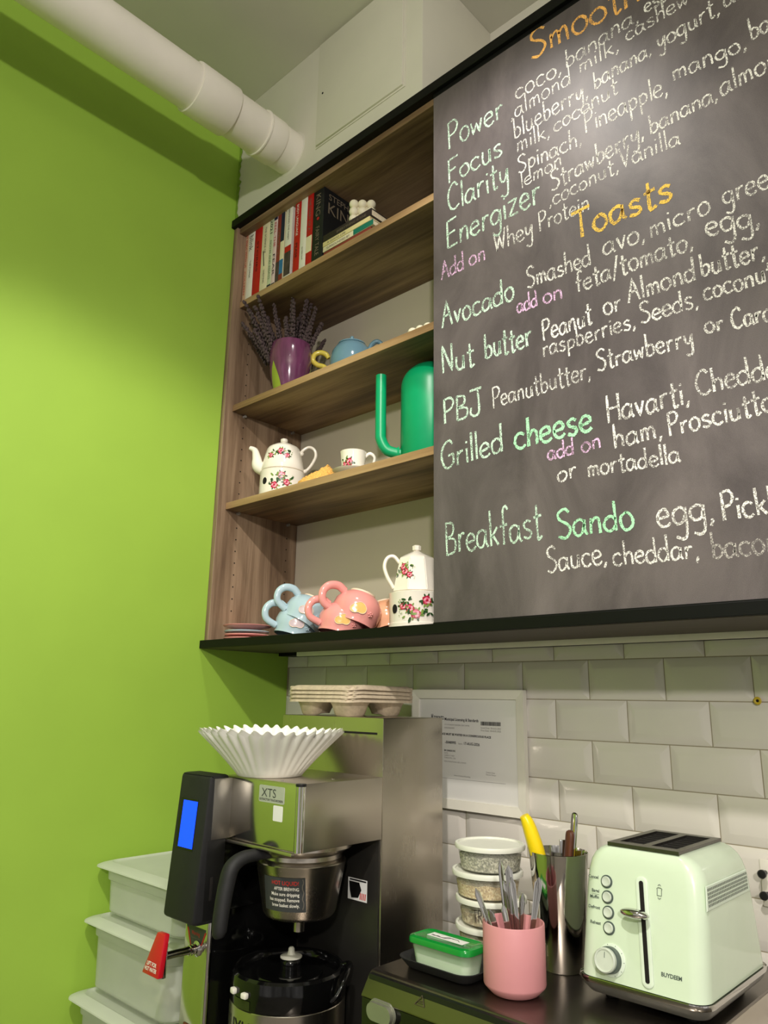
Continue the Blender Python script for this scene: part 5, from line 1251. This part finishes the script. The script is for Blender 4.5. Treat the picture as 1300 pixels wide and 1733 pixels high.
# front face: it leans back, y = -.3525 at z = -.52 to -.3298 at z = -.405
def tfy(z): return -0.3525 + (z + 0.52) * (0.0227 / 0.115)
FN = Vector((0, -1, 0.197)).normalized()
def tfr(x, z, l=0.0): return frame(Vector((x, tfy(z), z)) + FN * l, (1, 0, 0), (0, 0.197, 1))
def disc(name, m, x, z, prof, parent):
    bm = bmesh.new(); lathe(bm, prof, 40, mtx=tfr(x, z)); return link(name, bm, m, parent, world=True)
for (x, z), nm in zip(((1.1126, -.4028), (1.1147, -.4217), (1.1166, -.4402), (1.1184, -.4587)), ('Cancel', 'Bagel', 'Defrost', 'Reheat')):
    b0 = disc('button_ring', RING, x, z, [(0.0085, 0), (0.0085, 0.0012), (0.0068, 0.0014), (0, 0.0010)], ts)
    disc('button_cap', BTN, x, z, [(0.0064, 0.001), (0.0066, 0.0028), (0.0056, 0.0040), (0.0048, 0.0036), (0, 0.0034)], b0)
    for k, s in enumerate((nm,) if nm != 'Bagel' else ('Bagel', 'Muffin')):
        bm = text_bm(s, 0.0056, tfr(x - 0.0125, z + (0.0035 if nm == 'Bagel' else 0.0015) - 0.0078 * k, 0.0006), align='RIGHT', bold=0.00012); link('button_lettering', bm, RING, ts, smooth=False, world=True)
    if nm == 'Bagel':
        bm = bmesh.new(); box(bm, -0.0115, 0, -0.0001, 0.0002, 0, 0.0005, mtx=tfr(x - 0.0125, z + 0.0010, 0.0006)); link('button_underline', bm, RING, ts, world=True)
kr = disc('dial_ring', MINT2, 1.1235, -.4955, [(0.0200, 0), (0.0200, 0.0014), (0.0185, 0.0022), (0, 0.0022)], ts)
kb = disc('dial_skirt', RING, 1.1222, -.4955, [(0.0165, 0.002), (0.0160, 0.0110), (0.0120, 0.0115), (0, 0.0115)], kr)
disc('dial_cap', BTN, 1.1212, -.4958, [(0.0150, 0.0108), (0.0152, 0.0165), (0.0138, 0.0182), (0.0122, 0.0178), (0.0118, 0.0170), (0, 0.0170)], kr)
bm = bmesh.new(); box(bm, -0.0004, 0.0004, 0.003, 0.010, 0.0170, 0.0173, mtx=tfr(1.1212, -.4958)); link('dial_mark', bm, RING, kr, world=True)
for k in range(7):
    a = 2.5 - k * 0.62
    bm = bmesh.new(); box(bm, 0.0178, 0.0192, -0.0003, 0.0003, 0.0022, 0.0024, mtx=tfr(1.1235, -.4955) @ Matrix.Rotation(a, 4, 'Z')); link('dial_tick', bm, RING, kr, world=True)
# lever slot: pale rounded trim and black slit
def slot_loop(w, z0, z1, l):
    out = []
    for k in range(24):
        a = 2 * PI * k / 24
        zc = z1 if math.sin(a) >= 0 else z0
        xc = 1.1631 + (1.1750 - 1.1631) * (zc + 0.392) / (-0.120)
        p = tfr(xc, zc, l) @ Vector((w * math.cos(a), w * math.sin(a), 0)); out.append(tuple(p))
    return out
bm = bmesh.new(); loft(bm, [slot_loop(0.0085, -0.508, -0.397, 0.0), slot_loop(0.0085, -0.508, -0.397, 0.0016), slot_loop(0.0070, -0.508, -0.397, 0.0024), slot_loop(0.0045, -0.508, -0.397, 0.0022)]); tr_ = link('lever_trim', bm, MINT2, ts, world=True)
bm = bmesh.new(); loft(bm, [slot_loop(0.0030, -0.508, -0.397, 0.0015), slot_loop(0.0030, -0.508, -0.397, 0.0027)]); link('lever_slit', bm, M['hole'], tr_, world=True)
LVX = 1.1672
bm = bmesh.new(); F_ = tfr(LVX, -0.4345)
sphere(bm, (0, 0, 0), 1.0, seg=32, rings=18, scale=(0.0200, 0.0066, 0.0110), mtx=None)
bm.transform(F_ @ Matrix.Translation((-0.0065, 0, 0.0145)))
tube(bm, [F_ @ Vector((0, 0, 0)), F_ @ Vector((0, 0, 0.012))], 0.0028, n=12, smooth=0)
link('lever_knob', bm, M['chrome'], ts, world=True, angle=3)
bm = bmesh.new(); F_ = tfr(1.1885, -0.4035, 0.0008)
def ln(pts, r=0.00035): tube(bm, [F_ @ Vector((x, y, 0)) for x, y in pts], r, n=5, smooth=0)
ln([(-.003, -.0045), (.003, -.0045), (.003, .0025), (.0036, .0038), (.002, .005), (-.002, .005), (-.0036, .0038), (-.003, .0025), (-.003, -.0045)])
ln([(-.002, .0075), (0, .0092), (.002, .0075)]); ln([(-.002, -.007), (0, -.0087), (.002, -.007)]); link('bread_icon', bm, RING, ts, world=True)
link('maker_lettering', text_bm('BUYDEEM', 0.0066, tfr(1.1915, -0.4985, 0.0006), width=0.0268, bold=0.00018), RING, ts, smooth=False, world=True)
# vent grille on the right flank
def flank(y, z, l): return (TCX + 0.0872 - 0.0020 * (z + 0.52) / 0.115 + l, y, z)
bm = bmesh.new(); hexa(bm, [flank(-.3235, -.4190, 0.0), flank(-.1590, -.4190, 0.0), flank(-.1660, -.3890, 0.0), flank(-.3190, -.3890, 0.0)], [flank(-.3220, -.4175, 0.0012), flank(-.1605, -.4175, 0.0012), flank(-.1670, -.3900, 0.0012), flank(-.3180, -.3900, 0.0012)])
vg = link('vent_panel', bm, MINT2, ts, world=True)
bm = bmesh.new()
for r_ in range(5):
    for k in range(32):
        y = -0.3160 + 0.0047 * k; z = -0.3938 - 0.0047 * r_ - 0.0004 * (r_ % 2)
        hexa(bm, [flank(y, z - .0016, .0010), flank(y + .0017, z - .0016, .0010), flank(y + .0017, z + .0016, .0010), flank(y, z + .0016, .0010)], [flank(y, z - .0016, .00145), flank(y + .0017, z - .0016, .00145), flank(y + .0017, z + .0016, .00145), flank(y, z + .0016, .00145)])
vh = link('vent_holes', bm, M['hole'], vg, smooth=False, world=True); vh['kind'] = 'stuff'

# ================================================================== tumbler of kitchen tools
UXc, UYc = 1.0005, -0.2680
tu = thing('steel_tumbler', 'tall tapered steel tumbler holding kitchen tools beside the toaster', 'tumbler', (UXc, UYc, OT + 0.0004))
bm = bmesh.new(); lathe(bm, [(0, 0), (0.0315, 0), (0.0330, 0.002), (0.0450, 0.160), (0.0456, 0.164), (0.0448, 0.1645), (0.0438, 0.160), (0.0318, 0.004), (0, 0.003)], 72); link('tumbler_wall', bm, M['chrome'], tu)
def tool(name, label, cat, loc, rot, parts):
    t = thing(name, label, cat, loc, rot, None)
    for nm, bmf, m in parts:
        bm = bmesh.new(); bmf(bm); link(nm, bm, m, t, angle=1.2)
    return t
YP = mat('bright yellow plastic', (244, 212, 20), 0.3, var=0.02)
BRW = mat('dark brown wood', (84, 46, 30), 0.5, var=0.25, scale=30, stretch=(8, 8, 1))
tz = OT + 0.006
tool('peeler', 'peeler with a bright yellow curved handle leaning out of the tumbler', 'peeler', (UXc - 0.004, UYc - 0.010, tz), (0, 0, VIEW),
     [('blade', lambda bm: box(bm, -0.006, 0.006, -0.0006, 0.0006, 0.0, 0.06, bev=0.0004), M['chrome']),
      ('handle', lambda bm: tube(bm, [(0, 0, 0.05), (-0.008, 0, 0.10), (-0.022, 0, 0.150), (-0.0285, 0, 0.172), (-0.0370, 0, 0.198), (-0.0430, 0, 0.2100)], [0.0095, 0.0120, 0.0138, 0.0140, 0.0118, 0.0085], n=18, smooth=8, flat=0.85), YP)])
tool('wooden_handled_knife', 'knife with a dark brown rounded wooden handle standing in the tumbler', 'knife', (UXc + 0.004, UYc + 0.006, tz), (0, 0, VIEW),
     [('blade', lambda bm: box(bm, -0.009, 0.009, -0.0006, 0.0006, 0.0, 0.10, bev=0.0004), M['chrome']),
      ('handle', lambda bm: tube(bm, [(0.002, 0, 0.09), (0.006, 0, 0.13), (0.011, 0, 0.165), (0.013, 0, 0.184), (0.0132, 0, 0.1885)], [0.009, 0.0115, 0.012, 0.011, 0.005], n=18, flat=0.55), BRW)])
tool('table_knife', 'tall steel table knife handle standing highest at the right of the tumbler', 'knife', (UXc + 0.014, UYc + 0.010, tz), (0, 0, VIEW + 0.3),
     [('blade', lambda bm: box(bm, -0.008, 0.008, -0.0007, 0.0007, 0.0, 0.10, bev=0.0004), M['chrome']),
      ('handle', lambda bm: tube(bm, [(0, 0, 0.09), (0.004, 0, 0.14), (0.009, 0, 0.185), (0.012, 0, 0.2100), (0.0125, 0, 0.2150)], [0.005, 0.0065, 0.008, 0.0075, 0.0035], n=16, flat=0.5), M['chrome'])])
tool('steel_spatula', 'short flat steel tool end standing at the back of the tumbler', 'spatula', (UXc - 0.002, UYc + 0.022, tz), (0, 0, VIEW),
     [('blade', lambda bm: box(bm, -0.0075, 0.0075, -0.001, 0.001, 0.0, 0.172, bev=0.0008), M['chrome'])])

# ================================================================== pink cup of teaspoons
QX, QY = 1.0040, -0.4020
PKC = mat('dusty pink silicone', (206, 140, 144), 0.5, var=0.015)
pc = thing('pink_cup', 'dusty pink straight cup full of cutlery at the front edge of the oven', 'cup', (QX, QY, OT + 0.0004))
bm = bmesh.new(); lathe(bm, [(0, 0.0), (0.0300, 0.0), (0.0330, 0.0012), (0.0425, 0.0105), (0.0432, 0.0130), (0.0432, 0.0880), (0.0426, 0.0892), (0.0412, 0.0892), (0.0406, 0.0880), (0.0405, 0.0140), (0.030, 0.004), (0, 0.004)], 72); link('cup_wall', bm, PKC, pc)
def spoon(label, bx, by, tilt_x, tilt_y, ln_, kind=0):
    """cutlery standing handle up; bx, by: foot inside the cup in view axes; tilt: drift of the tip to the right / away"""
    ca, sa = math.cos(VIEW), math.sin(VIEW)
    t = thing('teaspoon' if kind != 2 else 'butter_knife', label, 'spoon' if kind != 2 else 'knife', (QX + bx * ca - by * sa, QY + bx * sa + by * ca, OT + 0.0052), (0, 0, VIEW), 'cutlery in the pink cup')
    p = lambda s, o=0: Vector((tilt_x * s, tilt_y * s + o, ln_ * s))
    bm = bmesh.new()
    # bar handle: narrow neck, wide rounded tip
    n = 14; rings = []
    ax = (p(1) - p(0)).normalized(); sd = Vector((1, 0, 0)); sd = (sd - ax * sd.dot(ax)).normalized(); nm = ax.cross(sd)
    tw = 0.35 * math.sin(bx * 900 + tilt_x * 50); sd, nm = sd * math.cos(tw) + nm * math.sin(tw), nm * math.cos(tw) - sd * math.sin(tw)
    for i in range(n + 1):
        s = 0.22 + 0.78 * i / n; q = i / n
        w = (0.0018 + 0.0030 * q ** 1.3) * (1.25 if kind == 2 else 1.0)
        if q > 0.9: w *= math.sqrt(max(0.02, 1 - ((q - 0.9) / 0.1) ** 2))
        th = 0.0010; c = p(s)
        rings.append([tuple(c + sd * w * a + nm * th * b_) for a, b_ in ((-1, -.4), (-.6, -1), (.6, -1), (1, -.4), (1, .4), (.6, 1), (-.6, 1), (-1, .4))])
    loft(bm, rings); link('handle', bm, M['chrome'], t, angle=1.0)
    bm = bmesh.new(); sphere(bm, tuple(p(0.13)), 0.011, scale=(0.9, 0.28, 1.5), seg=18, rings=10); link('bowl' if kind != 2 else 'blade', bm, M['chrome'], t, angle=3)
    return t
spoon('teaspoon leaning furthest left out of the pink cup', -0.002, -0.010, -0.052, 0.000, 0.128)
spoon('teaspoon leaning left, just right of the leftmost one in the pink cup', 0.000, -0.016, -0.036, -0.004, 0.104)
spoon('short teaspoon in the front of the pink cup with a ribbed handle', 0.004, -0.020, -0.022, -0.006, 0.112)
spoon('dark reflecting spoon handle standing tallest in the pink cup', -0.004, 0.002, -0.012, 0.004, 0.162)
spoon('polished knife handle standing just right of the tallest spoon in the pink cup', 0.004, -0.004, -0.010, 0.000, 0.158, 2)
spoon('narrow spoon handle in the middle of the pink cup', 0.012, -0.012, -0.014, 0.006, 0.142)
spoon('thin spoon handle crossing behind the middle ones in the pink cup', 0.014, 0.000, -0.026, 0.004, 0.136)
spoon('broad spoon handle leaning furthest right out of the pink cup', 0.012, -0.006, 0.026, 0.004, 0.142, 2)
spoon('short spoon handle behind the broad right-leaning one in the pink cup', 0.006, 0.012, 0.012, 0.010, 0.116)

# ================================================================== small black tray with the green lidded box
trx0, trx1, try0, try1 = 0.8150, 0.9560, -0.4460, -0.3350
tt = thing('serving_tray', 'small matte black tray with sloping rim under the green lidded box', 'tray', (0.8855, -0.39, OT + 0.0004))
def tr(ins, z, r): return [(x, y, z) for x, y in rrect(trx0 + ins, trx1 - ins, try0 + ins, try1 - ins, r, 8)]
bm = bmesh.new(); loft(bm, [tr(0.016, OT + 0.0004, 0.012), tr(0.012, OT + 0.001, 0.016), tr(0.001, OT + 0.0135, 0.024), tr(0.0, OT + 0.0150, 0.025), tr(0.0015, OT + 0.0156, 0.024), tr(0.004, OT + 0.0146, 0.022), tr(0.015, OT + 0.0034, 0.014)]); link('tray_body', bm, M['black_matte'], tt, world=True)
gb = thing('lidded_box', 'small clear box with green lid and white contents standing on the black tray', 'food box', (0.893, -0.412, OT + 0.004))
gx0, gx1, gy0, gy1 = 0.8370, 0.9540, -0.4440, -0.3860
CLEARG = mat('clear plastic with painted lid light', (206, 240, 196), 0.15, var=0.02, alpha=0.42); LIDG = mat('green lid plastic', (12, 132, 48), 0.16, var=0.04, coat=0.4)  # green light passing through the lid is put into the body colour
CONT = mat('white creamy filling', (226, 226, 218), 0.6, var=0.03)
def gr(ins, z, r): return [(x, y, z) for x, y in rrect(gx0 + ins, gx1 - ins, gy0 + ins, gy1 - ins, r, 7)]
zb_ = OT + 0.0042
bm = bmesh.new(); loft(bm, [gr(0.014, zb_, 0.010), gr(0.009, zb_ + 0.004, 0.012), gr(0.0045, zb_ + 0.034, 0.013), gr(0.0035, zb_ + 0.036, 0.013)], cap1=False); link('box_body', bm, CLEARG, gb, world=True)
bm = bmesh.new(); loft(bm, [gr(0.0152, zb_ + 0.001, 0.010), gr(0.0102, zb_ + 0.005, 0.011), gr(0.0085, zb_ + 0.0185, 0.012), gr(0.012, zb_ + 0.0195, 0.010)]); link('filling', bm, CONT, gb, world=True)
bm = bmesh.new(); loft(bm, [gr(0.0025, zb_ + 0.0335, 0.014), gr(0.0, zb_ + 0.0350, 0.016), gr(0.0, zb_ + 0.0400, 0.016), gr(0.0015, zb_ + 0.0425, 0.015), gr(0.0065, zb_ + 0.0440, 0.012), gr(0.0090, zb_ + 0.0428, 0.010)]); gl = link('green_lid', bm, LIDG, gb, world=True)
bm = bmesh.new(); box(bm, -0.034, 0.034, -0.0085, 0.0085, 0, 0.0004, mtx=Matrix.Translation((0.8950, -0.4130, zb_ + 0.0430)) @ Matrix.Rotation(-0.04, 4, 'Z')); tpz = link('paper_tape', bm, STK, gl, world=True)
bm = bmesh.new(); rq = random.Random(4)
for k in range(2):
    tube(bm, [(0.866 + 0.0058 * i, -0.4135 + rq.uniform(-.004, .004), zb_ + 0.0436) for i in range(10)], 0.0004, n=5, smooth=5)
link('tape_scribble', bm, INK['black'], tpz, world=True)

# ================================================================== stack of deli tubs
DX, DY = 0.8700, -0.2690
TUB = mat('clear tub plastic', (226, 224, 212), 0.18, var=0.02, alpha=0.30); TLID = mat('milky tub lid', (226, 226, 214), 0.35, var=0.02, sss=0.1)
def grains(name, a, b_, c, sc):
    m, nt, p = base_mat(name)
    tc = nt.nodes.new('ShaderNodeTexCoord'); vo = nt.nodes.new('ShaderNodeTexVoronoi'); vo.inputs['Scale'].default_value = sc
    nt.links.new(tc.outputs['Object'], vo.inputs['Vector']); rp = nt.nodes.new('ShaderNodeValToRGB'); e = rp.color_ramp.elements
    e[0].position = 0.2; e[0].color = lin(a); e[1].position = 0.8; e[1].color = lin(c); k = e.new(0.5); k.color = lin(b_)
    sp_ = nt.nodes.new('ShaderNodeSeparateColor'); nt.links.new(vo.outputs['Color'], sp_.inputs[0]); nt.links.new(sp_.outputs[0], rp.inputs['Fac'])
    nt.links.new(rp.outputs['Color'], p.inputs['Base Color']); p.inputs['Roughness'].default_value = 0.85
    bp = nt.nodes.new('ShaderNodeBump'); bp.inputs['Strength'].default_value = 0.6; bp.inputs['Distance'].default_value = 0.001
    nt.links.new(vo.outputs['Distance'], bp.inputs['Height']); nt.links.new(bp.outputs['Normal'], p.inputs['Normal']); return m
FILL = [(grains('pale rice', (190, 176, 130), (214, 200, 150), (232, 222, 184), 260), 0.80, 'pale rice filling the lowest deli tub', 'rice'), (grains('light brown flakes', (140, 108, 74), (196, 168, 128), (220, 202, 170), 220), 0.62, 'light brown flakes in the second tub from the bottom', 'flakes'),
        (grains('golden seeds', (176, 140, 80), (214, 184, 124), (238, 218, 170), 420), 0.66, 'golden seeds in the tub below the top one', 'seeds'), (grains('grey green herbs', (84, 84, 64), (148, 146, 120), (208, 204, 184), 420), 0.72, 'grey-green herb mix in the topmost deli tub', 'herbs')]
TL = ('lowest deli tub with white lid, standing on the oven behind the black tray', 'deli tub with black handwriting, second from the bottom of the tub stack', 'deli tub of golden seeds, second from the top of the tub stack', 'topmost deli tub, its white lid seen from above')
OFF = [(0.0015, 0.0), (0.001, 0.002), (-0.003, -0.002), (0.001, 0.001)]
PIT = 0.0402
for i in range(4):
    z0 = OT + 0.0004 + PIT * i; ox, oy = OFF[i]
    t = thing('deli_tub', TL[i], 'tub', (DX + ox, DY + oy, z0), (0, 0, 0.6 * i), 'deli tubs stacked on the oven')
    h = 0.0370
    bm = bmesh.new(); lathe(bm, [(0, 0.0), (0.0465, 0.0), (0.0485, 0.0015), (0.0535, h - 0.006), (0.0550, h - 0.005), (0.0555, h - 0.001)], 64, cap1=False); tb = link('tub_wall', bm, TUB, t)
    bm = bmesh.new(); lathe(bm, [(0.0560, h - 0.0060), (0.0582, h - 0.0055), (0.0588, h - 0.001), (0.0578, h + 0.0020), (0.0555, h + 0.0026), (0.0535, h + 0.0020), (0.0528, h - 0.0004), (0, h - 0.0006)], 64, cap0=False); link('tub_lid', bm, TLID, t)
    m, fh, lb_, ct_ = FILL[i]
    g = bpy.data.meshes.new('f'); bm = bmesh.new(); zt_ = 0.001 + (h - 0.007) * fh
    lathe(bm, [(0, 0.0008), (0.0462, 0.0008), (0.0478, 0.002), (0.0478 + 0.005 * fh, zt_), (0.03, zt_ + 0.0012), (0, zt_ + 0.0008)], 56, mod=lambda r, z, a, k: (r, z + (0.0012 * math.sin(5 * a) + 0.0008 * math.sin(11 * a)) * (k >= 3)))
    o = link(ct_, bm, m); o.location = (DX + ox, DY + oy, z0); tag(o, lb_, ct_); o['kind'] = 'stuff'
    if i == 1:
        bm = bmesh.new(); bs = bmesh.new(); strokes_bm(bs, 'TRUFL', (-0.030, 0.008), (0.012, 0.008), 0.018, 0.0011, 0.0006, rnd=random.Random(9))
        link('tub_lettering', wrap(bs, lambda z: 0.0487 + 0.0048 * z / 0.031, -0.98 - 0.6 * i, (0, 0, 0)), INK['black'], tb, smooth=False); bm.free()
